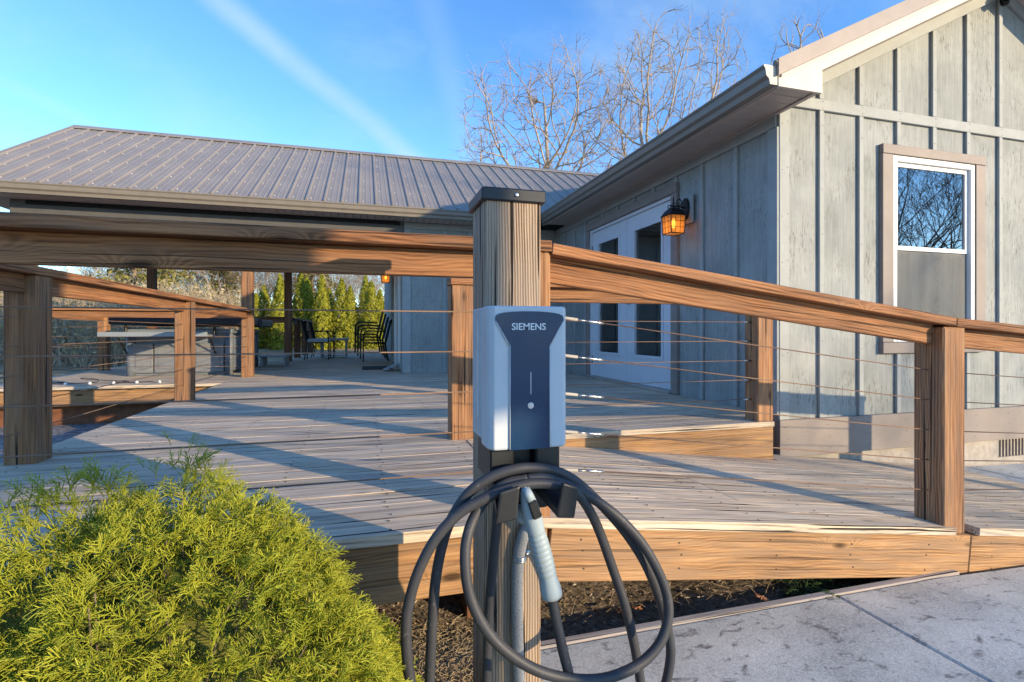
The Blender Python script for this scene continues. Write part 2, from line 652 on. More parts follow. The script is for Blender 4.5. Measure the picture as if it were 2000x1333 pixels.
# rubber charging cable with scuffs
t = NT('cable_rubber')
v = t.coord((1, 1, 1))
sc_ = t.maprange(t.noise(v, 90, 4, 0.7), 0.62, 0.72)
dust = t.noise(v, 14, 4)
col = t.mix(t.math('MULTIPLY', dust, 0.35), (0.026, 0.028, 0.034), (0.10, 0.10, 0.11))
col = t.mix(t.math('MULTIPLY', sc_, 0.35), col, (0.22, 0.22, 0.23))
t.done(col, 0.55, 0, 0.4)
# speckled grey flexible conduit
t = NT('conduit_grey')
v = t.coord((1, 1, 1))
sp = t.maprange(t.noise(v, 330, 2, 0.5), 0.60, 0.64)
col = t.mix(t.math('MULTIPLY', sp, 0.8), (0.27, 0.28, 0.29), (0.03, 0.03, 0.03))
t.done(col, 0.6)
# smoked charger front with dust
t = NT('charger_front')
v = t.coord((1, 1, 1))
d = t.noise(v, 7, 3, 0.5)
col = t.mix(t.maprange(d, 0.45, 0.8, 0.0, 0.15), (0.003, 0.030, 0.085), (0.03, 0.07, 0.12))
t.done(col, t.maprange(d, 0.3, 0.7, 0.2, 0.42), 0, 0.4)
# metal roofing
t = NT('roof_metal')
v = t.coord((1, 1, 1))
n = t.noise(v, 1.2, 4)
col = t.ramp(n, [(0.3, (0.225, 0.200, 0.178)), (0.7, (0.29, 0.262, 0.235))])
t.done(col, t.maprange(n, 0.3, 0.7, 0.38, 0.5), 0.0, 0.35)
# concrete with dark stains
t = NT('concrete')
v = t.coord((1, 1, 1))
n1 = t.noise(v, 2.2, 6, 0.62)
n2 = t.noise(v, 130, 4, 0.75)
s_ = t.node('ShaderNodeVectorMath', operation='MULTIPLY')
t.l.new(v, s_.inputs[0])
s_.inputs[1].default_value = (13, 24, 13)
n3 = t.noise(s_.outputs[0], 1.0, 5, 0.62, 0.6)
col = t.ramp(t.math('ADD', t.math('MULTIPLY', n1, 0.5), t.math('MULTIPLY', n2, 0.5)), [(0.34, (0.23, 0.235, 0.225)), (0.49, (0.48, 0.49, 0.46)), (0.66, (0.69, 0.70, 0.65))])
col = t.mix(t.maprange(n3, 0.56, 0.68, 0.0, 0.8), col, (0.095, 0.09, 0.088))
t.bump(n2, 0.5, 0.003)
t.done(col, 0.85, 0, 0.25)
# soil / leaf litter ground
t = NT('soil')
v = t.coord((1, 1, 1))
n1 = t.noise(v, 38, 6, 0.7)
n2 = t.noise(v, 0.35, 4, 0.6)
near = t.ramp(n1, [(0.35, (0.11, 0.085, 0.065)), (0.55, (0.28, 0.225, 0.17)), (0.72, (0.48, 0.41, 0.33))])
far = t.ramp(t.noise(v, 2.4, 6, 0.7), [(0.35, (0.20, 0.145, 0.08)), (0.65, (0.42, 0.33, 0.21))])
sx = t.node('ShaderNodeSeparateXYZ')
t.l.new(v, sx.inputs[0])
col = t.mix(t.maprange(sx.outputs[1], 5, 12), near, far)
t.bump(n1, 0.9, 0.02)
t.done(col, 0.95, 0, 0.15)
# gravel bed beside the deck
t = NT('gravel_bed')
v = t.coord((1, 1, 1))
vo = t.node('ShaderNodeTexVoronoi')
vo.inputs['Scale'].default_value = 22
t.l.new(v, vo.inputs['Vector'])
col = t.mix(t.maprange(vo.outputs['Distance'], 0.2, 0.7), (0.32, 0.31, 0.31), (0.10, 0.10, 0.105))
t.bump(vo.outputs['Distance'], -0.8, 0.02)
t.done(col, 0.9)


def glass(name, tint, ior, rough=0.0):
    t = NT(name)
    t.n.remove(t.b)
    tr = t.node('ShaderNodeBsdfTransparent')
    tr.inputs[0].default_value = (*tint, 1)
    gl = t.node('ShaderNodeBsdfGlossy')
    gl.inputs['Roughness'].default_value = rough
    fr = t.node('ShaderNodeFresnel')
    fr.inputs[0].default_value = ior
    mx = t.node('ShaderNodeMixShader')
    t.l.new(fr.outputs[0], mx.inputs[0])
    t.l.new(tr.outputs[0], mx.inputs[1])
    t.l.new(gl.outputs[0], mx.inputs[2])
    t.l.new(mx.outputs[0], t.o.inputs['Surface'])


glass('window_glass', (0.78, 0.80, 0.79), 4.2)
glass('door_glass', (0.82, 0.83, 0.82), 3.0)
# insect screen
t = NT('insect_screen')
tr = t.node('ShaderNodeBsdfTransparent')
mx = t.node('ShaderNodeMixShader')
vn = t.noise(t.coord((7, 7, 0.8)), 1.5, 4)  # upright mottling of the mix imitates soft reflections in the lower sash
t.l.new(t.maprange(vn, 0.3, 0.7, 0.55, 0.80), mx.inputs[0])
t.done((0.19, 0.195, 0.19), 0.8)
t.l.new(tr.outputs[0], mx.inputs[1])
t.l.new(t.b.outputs[0], mx.inputs[2])
t.l.new(mx.outputs[0], t.o.inputs['Surface'])


def emit(name, color, strength):
    t = NT(name)
    t.done(color, 0.5)
    t.b.inputs['Emission Color'].default_value = (*color, 1)
    t.b.inputs['Emission Strength'].default_value = strength


emit('bulb', (1.0, 0.50, 0.12), 3.6)
# amber lantern glass, lit by the bulb inside
t = NT('amber_glass')
t.done((0.75, 0.42, 0.14), 0.4)
tl = t.node('ShaderNodeBsdfTranslucent')
tl.inputs[0].default_value = (0.9, 0.50, 0.16, 1)
tp = t.node('ShaderNodeBsdfTransparent')
tp.inputs[0].default_value = (1.0, 0.72, 0.35, 1)
m1 = t.node('ShaderNodeMixShader')
m1.inputs[0].default_value = 0.35
t.l.new(tl.outputs[0], m1.inputs[1])
t.l.new(tp.outputs[0], m1.inputs[2])
m2 = t.node('ShaderNodeMixShader')
m2.inputs[0].default_value = 0.75
t.l.new(t.b.outputs[0], m2.inputs[1])
t.l.new(m1.outputs[0], m2.inputs[2])
t.l.new(m2.outputs[0], t.o.inputs['Surface'])


# ---------------------------------------------------------------- ground, pavement
def ground_z(x, y):
    d = max(0.0, y - 17.0, 2.2 * (-x - 9.0))
    h = -0.50 + (0.055 * d if d < 30 else 1.65 + 0.05 * (d - 30))
    if y > 1.4 and 0.4 < x < 12 and y < 3.4:
        h -= min(0.2, 0.09 * max(0.0, x - 1.7))
    elif x >= 12 or (y <= 1.4 and x > 0.4):
        h -= 0.2
    if y < 1.64 and x < 0.40:
        h += 0.035
    return h + 0.012 * math.sin(x * 3.1 + y * 1.7) + 0.010 * math.sin(x * 7.3 - y * 5.1)


gx = sorted(set([round(q, 3) for q in list(np.arange(-2.6, 5.4, 0.16)) + list(np.arange(-30, 31, 2.0)) + list(np.arange(-400, 401, 25.0))]))
gy = sorted(set([round(q, 3) for q in list(np.arange(0.2, 3.4, 0.16)) + list(np.arange(-20, 60, 2.0)) + list(np.arange(-200, 600, 25.0))]))
V = [(x, y, ground_z(x, y)) for y in gy for x in gx]
nx = len(gx)
Fg = [(j * nx + i, j * nx + i + 1, (j + 1) * nx + i + 1, (j + 1) * nx + i) for j in range(len(gy) - 1) for i in range(nx - 1)]
tag(part('ground', np_mesh('ground', np.array(V), np.array(Fg), True), 'soil'), kind='structure')

SLAB = -0.435


def slab_z(x):
    return SLAB - 0.035 * max(0.0, x - 2.4)


pav = thing('pavement', (2.0, 0.0, SLAB), None, None, kind='structure')
part('slab', MB().box(0.42, 1.827, -6.0, 1.622, SLAB - 0.12, SLAB).mesh('slab', bevel=0.006), 'concrete', pav)
m = MB()
for x0, x1 in ((1.835, 4.95),):
    m.prism([(x0, SLAB - 0.2), (x1, SLAB - 0.3), (x1, slab_z(x1)), (2.4, slab_z(2.4)), (x0, SLAB)], 'y', -6.0, 1.622)
part('slab', m.mesh('slab', bevel=0.006), 'concrete', pav)
m = MB().prism([(4.958, SLAB - 0.35), (9.5, SLAB - 0.35), (9.5, slab_z(9.5)), (4.958, slab_z(4.958))], 'y', -6.0, 3.14)
part('slab', m.mesh('slab', bevel=0.006), 'concrete', pav)
m = MB().prism([(4.52, SLAB - 0.35), (4.95, SLAB - 0.35), (4.95, slab_z(4.95) - 0.004), (4.52, slab_z(4.52) - 0.004)], 'y', 1.63, 3.14)
part('slab', m.mesh('slab'), 'concrete', pav)
tag(beam('form_board', (0.41, 1.642, SLAB - 0.037), (2.52, 1.642, SLAB - 0.037), 0.034, 0.085, 'form_wood', None), 'weathered form board edging the concrete along the ramp', 'board')
m = MB().box(-4.1, -1.75, 3.0, 7.2, -0.48, -0.462)
tag(part('gravel_path', m.mesh('gravel_path'), 'gravel_bed'), kind='structure')

# ---------------------------------------------------------------- deck
deck = thing('wooden_deck', (-0.5, 4.3, 0), 'weathered grey plank deck joining the landing to the covered porch', 'deck')
PITCH = 0.1445


def plank_row(y0, spans, ztop=0.0, w=0.1412):
    for (a, b) in spans:
        x = a
        first = True
        while x < b - 0.02:
            L = random.uniform(2.2, 3.7) if first else 3.66
            e = min(b, x + L)
            if b - e < 0.5:
                e = b
            z = ztop - 0.0175 + random.uniform(-0.0012, 0.0012)
            beam('plank', (x + 0.001, y0 + w / 2, z), (e - 0.002, y0 + w / 2, z + random.uniform(-0.001, 0.001)), w + random.uniform(-0.002, 0.001), 0.035, 'deck_wood', deck, (0, random.uniform(-0.004, 0.004), 1), 0.0018)
            x = e + 0.002
            first = False


y = 1.635
while y < 16.4:
    yc = y + 0.07
    if yc < 2.90:
        sp = [(-1.68, 0.56)]
    elif yc < 3.16:
        sp = [(-1.68, 2.755)]
    elif yc < 7.05:
        sp = [(-1.68, 2.985)]
    elif yc < 7.84:
        sp = [(-4.25, 2.985)]
    elif yc < 11.9:
        sp = [(-4.25, 0.545)]
    else:
        sp = [(-1.70, 0.545)]
    plank_row(y, sp)
    y += PITCH
board('fascia', -1.66, 0.60, 1.652, 1.690, -0.226, -0.0375, 'fascia_wood', deck)
board('fascia', -1.662, -1.624, 1.70, 7.04, -0.226, -0.0375, 'fascia_wood', deck)
board('fascia', 0.58, 2.750, 2.944, 2.982, -0.330, -0.0375, 'fascia_wood', deck)
board('fascia', -4.25, -1.67, 7.062, 7.10, -0.228, -0.0375, 'fascia_wood', deck)
board('beam', -4.2, -1.70, 7.25, 7.30, -0.47, -0.20, 'rust', deck)
board('beam', -1.60, 0.5, 2.5, 2.54, -0.45, -0.20, 'porch_wood', deck)
for x in (-1.2, -0.3, 0.45):
    board('support_post', x - 0.06, x + 0.06, 2.02, 2.14, -0.6, -0.04, 'porch_wood', deck)
board('joist', 2.70, 2.745, 2.99, 3.14, -0.33, -0.04, 'porch_wood', deck)

# ---------------------------------------------------------------- ramp
RK = 0.1225


def ramp_z(x):
    return -RK * (x - 0.57)


ramp = thing('wooden_ramp', (2.6, 2.3, -0.25), 'sloping plank ramp running down from the landing to the concrete', 'ramp')


def ramp_plank(x0, x1, y0, w=0.1412, mat='deck_wood'):
    d = 0.0175
    beam('plank', (x0, y0 + w / 2, ramp_z(x0) - d), (x1, y0 + w / 2, ramp_z(x1) - d), w, 0.035, mat, ramp, (0, random.uniform(-0.004, 0.004), 1), 0.0018)


y = 1.635
for i in range(9):
    j = 2.515 if i == 0 else random.choice((2.9, 3.3, 2.1, 1.6, 3.7))
    ramp_plank(0.565, j, y)
    ramp_plank(j + (0.145 if i == 0 else 0.004), 4.74, y)
    y += PITCH
ramp_plank(2.775, 4.74, 2.937)
ramp_plank(2.775, 4.74, 3.0815, 0.07)
beam('fascia', (0.604, 1.671, ramp_z(0.604) - 0.0385 - 0.093), (2.62, 1.671, ramp_z(2.62) - 0.0385 - 0.093), 0.038, 0.186, 'fascia_wood', ramp)
beam('fascia', (2.624, 1.670, ramp_z(2.624) - 0.0385 - 0.093), (4.70, 1.670, ramp_z(4.70) - 0.0385 - 0.093), 0.038, 0.186, 'fascia_wood', ramp)
for x in (1.5, 2.6):
    board('support_post', x - 0.05, x + 0.05, 2.1, 2.2, -0.6, ramp_z(x) - 0.05, 'porch_wood', ramp)

# ---------------------------------------------------------------- cable railings
CABLE_Z = (0.697, 0.562, 0.425, 0.289, 0.152)
PW = 0.132


def post(parent, x, y, z0, z1, mat='post_wood', name='post', w=PW):
    return beam(name, (x, y, z0), (x, y, z1), w, w, mat, parent, (0, 1, 0), 0.006)


def cable(parent, p0, p1, r=0.0025):
    M, L = axes(p0, p1, (0, 0, 1) if abs(Vector(p1).z - Vector(p0).z) < 1 else (0, 1, 0))
    me = MB().tube([(-L / 2, 0, 0), (L / 2, 0, 0)], r, 6).mesh('cable', True)
    return part('cable', me, 'cable_steel', parent, M)


def rail_run(parent, a, b, drop=0.0, cap_ext=(0.07, 0.07), board_gap=PW / 2, posts=(), wood_mat='rail_wood', cables=True, mids=(), zoff=0.0):
    """level or sloping run from post centre a to post centre b (x, y); drop is the fall over the run"""
    a3, b3 = Vector((a[0], a[1], 0)), Vector((b[0], b[1], 0))
    d = (b3 - a3).normalized()
    L = (b3 - a3).length
    z_at = lambda s: zoff - drop * s / L
    P = lambda s, z: a3 + d * s + Vector((0, 0, z + z_at(s)))
    beam('top_cap', P(-cap_ext[0], 0.922), P(L + cap_ext[1], 0.922), 0.150, 0.038, wood_mat, parent)
    stops = [0.0] + [(Vector((q[0], q[1], 0)) - a3).length for q in mids] + [L]
    for s0, s1 in zip(stops[:-1], stops[1:]):
        beam('rail_board', P(s0 + board_gap, 0.858), P(s1 - board_gap, 0.858), 0.038, 0.089, wood_mat, parent)
    if cables:
        for z in CABLE_Z:
            cable(parent, P(-0.04, z), P(L + 0.04, z))
    return P


r1 = thing('deck_railing', (-0.5, 1.715, 0), 'level cable railing across the front of the landing behind the charger post', 'railing', 'wooden cable railings')
post(r1, 0.545, 1.715, -0.03, 0.902)
post(r1, -1.57, 1.715, -0.03, 0.902)
rail_run(r1, (-1.57, 1.715), (0.545, 1.715), cap_ext=(0.07, 0.068))

r2 = thing('ramp_railing', (2.8, 1.715, -0.3), 'sloping cable railing along the front edge of the ramp', 'railing', 'wooden cable railings')
RX1 = 5.02
RD, RD2 = 0.126, 0.075
zt2 = -RD * (2.525 - 0.545)
post(r2, 2.525, 1.715, ramp_z(2.525) - 0.037, 0.900 + zt2)
post(r2, RX1, 1.715, ramp_z(RX1) - 0.037, 0.900 + zt2 - RD2 * (RX1 - 2.525))
rail_run(r2, (0.545, 1.715), (2.525, 1.715), drop=-zt2, cap_ext=(-0.069, 0.0))
rail_run(r2, (2.525, 1.715), (RX1, 1.715), drop=RD2 * (RX1 - 2.525), cap_ext=(-0.002, 0.07), zoff=zt2)
for z in CABLE_Z:
    q = lambda x: (x, 1.715, z - RD * (x - 0.545))
    tb = part('turnbuckle', MB().tube([q(0.775), q(0.785), q(0.812), q(0.822)], [0.003, 0.0056, 0.0056, 0.003], 8).tube([q(0.735), q(0.78)], 0.0030, 6).mesh('turnbuckle', True), 'steel', r2)
    part('sleeve', MB().tube([q(0.612), q(0.738)], 0.0055, 8).mesh('sleeve', True), 'sleeve_white', tb)
    part('eyelet', MB().tube([q(0.80), q(0.84)], 0.0055, 6).mesh('eyelet', True), 'steel', tb)

r3 = thing('deck_railing', (-1.57, 4.5, 0), 'cable railing along the far side of the landing, running back to the porch', 'railing', 'wooden cable railings')
for y in (3.035, 5.28):
    post(r3, -1.57, y, -0.03, 0.902)
rail_run(r3, (-1.57, 1.715), (-1.57, 7.86), cap_ext=(-0.076, -0.07), mids=((-1.57, 3.035), (-1.57, 5.28)))

r4 = thing('deck_railing', (1.6, 3.015, 0), 'short level cable railing above the ramp in front of the French doors', 'railing', 'wooden cable railings')
post(r4, 0.545, 3.015, -0.03, 0.902)
post(r4, 2.69, 3.015, -0.03, 0.902)
rail_run(r4, (0.545, 3.015), (2.69, 3.015))
for z in CABLE_Z:
    part('eyelet', MB().tube([(2.56, 3.015, z), (2.625, 3.015, z)], 0.0065, 6).mesh('eyelet', True), 'steel', r4)

r5 = thing('porch_railing', (-2.8, 7.86, 0), 'cable railing along the porch front in front of the hot tub', 'railing', 'wooden cable railings')
rail_run(r5, (-4.07, 7.86), (-1.57, 7.86), cap_ext=(-0.07, -0.07))
r6 = thing('porch_railing', (-4.07, 9.8, 0), 'cable railing along the open end of the porch beyond the hot tub', 'railing', 'wooden cable railings')
post(r6, -4.07, 9.8, -0.03, 0.902)
rail_run(r6, (-4.07, 7.86), (-4.07, 11.75), cap_ext=(-0.07, -0.07), mids=((-4.07, 9.8),))
r7 = thing('porch_railing', (-2.8, 11.75, 0), 'dark railing along the back of the porch behind the hot tub', 'railing', 'wooden cable railings')
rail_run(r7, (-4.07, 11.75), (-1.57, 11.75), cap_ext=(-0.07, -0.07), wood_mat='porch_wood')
r8 = thing('porch_railing', (-1.57, 14, 0), 'dark railing behind the patio chair and table at the far end of the deck', 'railing', 'wooden cable railings')
for y in (13.3, 14.8, 16.3):
    post(r8, -1.57, y, -0.03, 0.902, 'porch_wood')
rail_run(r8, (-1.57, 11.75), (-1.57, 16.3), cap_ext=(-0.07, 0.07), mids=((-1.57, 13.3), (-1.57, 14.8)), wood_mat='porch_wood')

# ---------------------------------------------------------------- house
house = thing('house', (3.0, 3.17, -0.55), 'single-storey house with sage board-and-batten walls, metal roof and covered porch wing', 'house')
GX0, GX1, GY = 3.0, 7.8, 3.17
RIDGE = 5.4
SOF = 2.277


def gable_top(x):
    return 2.45 + 0.52 * (min(x, 2 * RIDGE - x) - 3.0)


WX0, WX1, WZ0, WZ1 = 4.12, 5.05, 0.545, 2.065          # gable window opening
m = MB()
m.prism([(GX0, -0.06), (WX0, -0.06), (WX0, gable_top(WX0)), (GX0, gable_top(GX0))], 'y', GY, GY + 0.11)
m.prism([(WX0, -0.06), (WX1, -0.06), (WX1, WZ0), (WX0, WZ0)], 'y', GY, GY + 0.11)
m.prism([(WX0, WZ1), (WX1, WZ1), (WX1, gable_top(WX1)), (WX0, gable_top(WX0))], 'y', GY, GY + 0.11)
m.prism([(WX1, -0.06), (GX1, -0.06), (GX1, gable_top(GX1)), (RIDGE, gable_top(RIDGE)), (WX1, gable_top(WX1))], 'y', GY, GY + 0.11)
gable = part('wall', m.mesh('wall'), 'siding_paint', house)
gable['label'] = 'sunlit sage gable wall with vertical battens'
BT = 0.024
# horizontal band, frieze, corner board, skirt board
board('band_board', GX0 - 0.002, GX1, GY - BT, GY - 0.001, 2.343, 2.428, 'batten_paint', gable)
FR = 0.105
for side in (0, 1):
    a, b = (3.0, RIDGE) if side == 0 else (GX1, RIDGE)
    beam('frieze_board', (a, GY - 0.014, gable_top(a) - FR / 2 - 0.005), (b, GY - 0.014, gable_top(b) - FR / 2 - 0.005), 0.026, FR, 'batten_paint', gable)
board('corner_board', GX0 - 0.004, GX0 + 0.088, GY - BT, GY - 0.001, -0.036, 2.342, 'batten_paint', gable)
bx = 3.397
while bx < 7.7:
    w2 = 0.0225
    top_l = 2.342
    segs = [(-0.036, top_l)]
    if WX0 - 0.14 < bx < WX1 + 0.14:
        segs = [(-0.036, 0.447), (2.127, top_l)]
    ub = gable_top(bx) - FR - 0.02
    if ub > 2.45:
        segs.append((2.429, ub))
    for z0, z1 in segs:
        board('batten', bx - w2, bx + w2, GY - BT, GY - 0.001, z0, z1, 'batten_paint', gable)
    bx += 0.397
board('skirt_board', GX0 - 0.012, GX1, GY - 0.036, GY - 0.001, -0.318, -0.037, 'trim_paint', gable)
board('skirt_board', GX0 - 0.012, GX0 + 0.026, GY + 0.001, 7.0, -0.318, -0.005, 'trim_paint', gable)

# foundation with a vent
m = MB()
VX0, VX1, VZ0, VZ1 = 5.40, 5.80, -0.49, -0.335
m.box(GX0 + 0.012, VX0, GY + 0.012, GY + 0.2, -0.75, -0.07)
m.box(VX1, GX1, GY + 0.012, GY + 0.2, -0.75, -0.07)
m.box(VX0, VX1, GY + 0.012, GY + 0.2, -0.75, VZ0)
m.box(VX0, VX1, GY + 0.012, GY + 0.2, VZ1, -0.07)
fnd = part('foundation', m.mesh('foundation'), 'foundation', house)
vent = part('vent', MB().box(VX0, VX1, GY + 0.10, GY + 0.11, VZ0, VZ1).mesh('vent'), 'dark_gap', house)
for k in range(9):
    x = VX0 + 0.03 + k * 0.042
    part('bar', MB().box(x, x + 0.013, GY + 0.03, GY + 0.045, VZ0, VZ1).mesh('bar'), 'foundation', vent)

# long wall with the French doors
DY0, DY1, DZ = 4.53, 6.50, 2.015
m = MB()
m.box(GX0, GX0 + 0.11, GY + 0.11, DY0, -0.06, SOF)
m.box(GX0, GX0 + 0.11, DY1, 12.4, -0.06, SOF)
m.box(GX0, GX0 + 0.11, DY0, DY1, DZ, SOF)
longw = part('wall', m.mesh('wall'), 'siding_paint', house)
longw['label'] = 'shaded sage wall with the French doors'
board('frieze_board', GX0 - BT, GX0 - 0.001, GY, 7.84, SOF - 0.10, SOF - 0.003, 'batten_paint', longw)
board('corner_board', GX0 - BT, GX0 - 0.001, GY - 0.018, GY + 0.08, 0.003, SOF - 0.103, 'batten_paint', longw)
for y in (3.61, 4.06, 4.47, 4.88, 5.29, 5.70, 6.11, 6.66, 7.05, 7.45):
    z0 = 0.003 if (y < 4.3 or y > 6.64) else 2.112
    board('batten', GX0 - BT, GX0 - 0.001, y - 0.022, y + 0.022, z0, SOF - 0.103, 'batten_paint', longw)

# French doors
door = part('french_door', MB().box(GX0 - 0.012, GX0 + 0.09, DY0, DY0 + 0.035, 0.0, DZ).box(GX0 - 0.012, GX0 + 0.09, DY1 - 0.035, DY1, 0.0, DZ).box(GX0 - 0.012, GX0 + 0.09, DY0 + 0.035, DY1 - 0.035, DZ - 0.035, DZ).mesh('french_door'), 'door_white', house)
board('door_trim', GX0 - 0.038, GX0 - 0.001, DY0 - 0.105, DY0 - 0.002, 0.004, DZ + 0.001, 'trim_paint', door)
board('door_trim', GX0 - 0.038, GX0 - 0.001, DY1 + 0.002, DY1 + 0.105, 0.004, DZ + 0.001, 'trim_paint', door)
board('door_trim', GX0 - 0.042, GX0 - 0.001, DY0 - 0.105, DY1 + 0.105, DZ + 0.003, DZ + 0.098, 'trim_paint', door)
board('threshold', GX0 - 0.06, GX0 + 0.1, DY0, DY1, 0.002, 0.03, 'form_wood', door)
ymid = (DY0 + DY1) / 2
for y0, y1 in ((DY0 + 0.037, ymid - 0.003), (ymid + 0.003, DY1 - 0.037)):
    gy0, gy1, gz0, gz1 = y0 + 0.19, y1 - 0.19, 0.36, 1.80
    m = MB()
    X0, X1 = GX0 + 0.012, GX0 + 0.056
    m.box(X0, X1, y0, gy0, 0.032, DZ - 0.037).box(X0, X1, gy1, y1, 0.032, DZ - 0.037)
    m.box(X0, X1, gy0, gy1, 0.032, gz0).box(X0, X1, gy0, gy1, gz1, DZ - 0.037)
    for q in ((gy0 - 0.03, gy0 + 0.004, gz0 - 0.03, gz1 + 0.03), (gy1 - 0.004, gy1 + 0.03, gz0 - 0.03, gz1 + 0.03)):
        m.box(X0 - 0.012, X0 - 0.0005, *q)
    for q in ((gy0 + 0.0045, gy1 - 0.0045, gz0 - 0.03, gz0 + 0.004), (gy0 + 0.0045, gy1 - 0.0045, gz1 - 0.004, gz1 + 0.03)):
        m.box(X0 - 0.012, X0 - 0.0005, *q)
    part('door_leaf', m.mesh('door_leaf'), 'door_white', door)
    part('pane', MB().box(X0 + 0.018, X0 + 0.024, gy0 - 0.002, gy1 + 0.002, gz0 - 0.002, gz1 + 0.002).mesh('pane'), 'door_glass', door)
for z, r in ((0.98, 0.024), (1.10, 0.022)):
    hy = ymid - 0.055
    part('handle', MB().tube([(GX0 + 0.012, hy, z), (GX0 - 0.002, hy, z), (GX0 - 0.006, hy, z)], [r + 0.008, r + 0.008, r * 0.5], 12).tube([(GX0 - 0.003, hy, z), (GX0 - 0.03, hy, z), (GX0 - 0.04, hy, z), (GX0 - 0.055, hy, z)], [0.010, 0.012, r, r * 0.7], 12).mesh('handle', True), 'steel', door)
part('hinge', MB().box(GX0 - 0.008, GX0 + 0.011, DY1 - 0.04, DY1 - 0.028, 1.70, 1.80).box(GX0 - 0.008, GX0 + 0.011, DY1 - 0.04, DY1 - 0.028, 0.2, 0.3).mesh('hinge'), 'brass_dark', door)

# gable window
win = part('window', MB().box(WX0, WX0 + 0.045, GY - 0.028, GY + 0.08, WZ0, WZ1).box(WX1 - 0.045, WX1, GY - 0.028, GY + 0.08, WZ0, WZ1).box(WX0 + 0.045, WX1 - 0.045, GY - 0.028, GY + 0.08, WZ0, WZ0 + 0.045).box(WX0 + 0.045, WX1 - 0.045, GY - 0.028, GY + 0.08, WZ1 - 0.045, WZ1).mesh('window', bevel=0.003), 'white_vinyl', house)
zm = 1.30
for nm, z0, z1, yy in (('upper_sash', zm, WZ1 - 0.046, GY - 0.004), ('lower_sash', WZ0 + 0.046, zm - 0.002, GY + 0.022)):
    a, b = WX0 + 0.046, WX1 - 0.046
    f = 0.034
    m = MB().box(a, a + f, yy, yy + 0.03, z0, z1).box(b - f, b, yy, yy + 0.03, z0, z1).box(a + f, b - f, yy, yy + 0.03, z0, z0 + f).box(a + f, b - f, yy, yy + 0.03, z1 - f, z1)
    part('sash', m.mesh('sash'), 'white_vinyl', win)
    part('pane', MB().box(a + f - 0.002, b - f + 0.002, yy + 0.012, yy + 0.017, z0 + f - 0.002, z1 - f + 0.002).mesh('pane'), 'window_glass', win)
part('insect_screen', MB().box(WX0 + 0.05, WX1 - 0.05, GY + 0.004, GY + 0.0055, WZ0 + 0.05, zm - 0.006).mesh('insect_screen'), 'insect_screen', win)
TX0, TX1 = WX0 - 0.12, WX1 + 0.12
board('window_trim', TX0, TX1, GY - 0.04, GY - 0.001, WZ1 + 0.003, WZ1 + 0.08, 'trim_paint', win)
board('window_trim', TX0, TX1, GY - 0.04, GY - 0.001, WZ0 - 0.092, WZ0 - 0.003, 'trim_paint', win)
board('window_trim', TX0, WX0 - 0.004, GY - 0.037, GY - 0.001, WZ0 - 0.001, WZ1 + 0.001, 'trim_paint', win)
board('window_trim', WX1 + 0.004, TX1, GY - 0.037, GY - 0.001, WZ0 - 0.001, WZ1 + 0.001, 'trim_paint', win)
m = MB()
for k in range(17):
    z = 1.36 + k * 0.038
    m.add([(4.60, GY + 0.13, z), (5.04, GY + 0.13, z), (5.04, GY + 0.155, z + 0.016), (4.60, GY + 0.155, z + 0.016)], [(0, 1, 2, 3)])
tag(part('window_blind', m.mesh('window_blind'), 'white_vinyl', win))

# inside: floor, ceiling, far walls
m = MB().box(GX0 + 0.11, GX1, GY + 0.11, 12.4, -0.06, -0.005).box(GX0 + 0.11, GX1, GY + 0.11, 12.4, SOF + 0.02, SOF + 0.06)
m.box(GX1 - 0.1, GX1, GY + 0.11, 12.4, -0.005, SOF + 0.02).box(GX0 + 0.11, GX1, 8.6, 8.7, -0.005, SOF + 0.02)
part('room', m.mesh('room'), 'interior', house)
m = MB()
for k in range(28):
    y = 6.02 + k * 0.012
    m.tube([(GX0 + 0.10 + 0.012 * math.sin(k * 1.3), y, 1.95), (GX0 + 0.105 + 0.014 * math.sin(k * 1.3), y + 0.012 * math.sin(k * 0.7), 1.0), (GX0 + 0.10 + 0.018 * math.sin(k * 1.3), y, 0.15)], 0.007, 4)
tag(part('curtain', m.mesh('curtain', True), 'curtain'), 'pale lace curtain hanging inside the far French door', 'curtain')

vs, fs = [], []  # folded sheet added behind the near pane to imitate its greyish reflection
for k in range(41):
    y = 4.60 + k * 0.0195
    x = GX0 + 0.135 + 0.022 * math.sin(k * 0.9) + 0.008 * math.sin(k * 2.1)
    vs += [(x, y, 0.05), (x, y, 1.62 + 0.10 * math.sin(k * 0.08))]
fs = [(2 * k, 2 * k + 2, 2 * k + 3, 2 * k + 1) for k in range(40)]
tag(part('curtain', MB().add(vs, fs).mesh('curtain', True), 'curtain'), 'grey folded sheet added behind the near French door to stand for reflections', 'curtain')

# roofs of ribbed metal panels
EAVE_T = 0.0


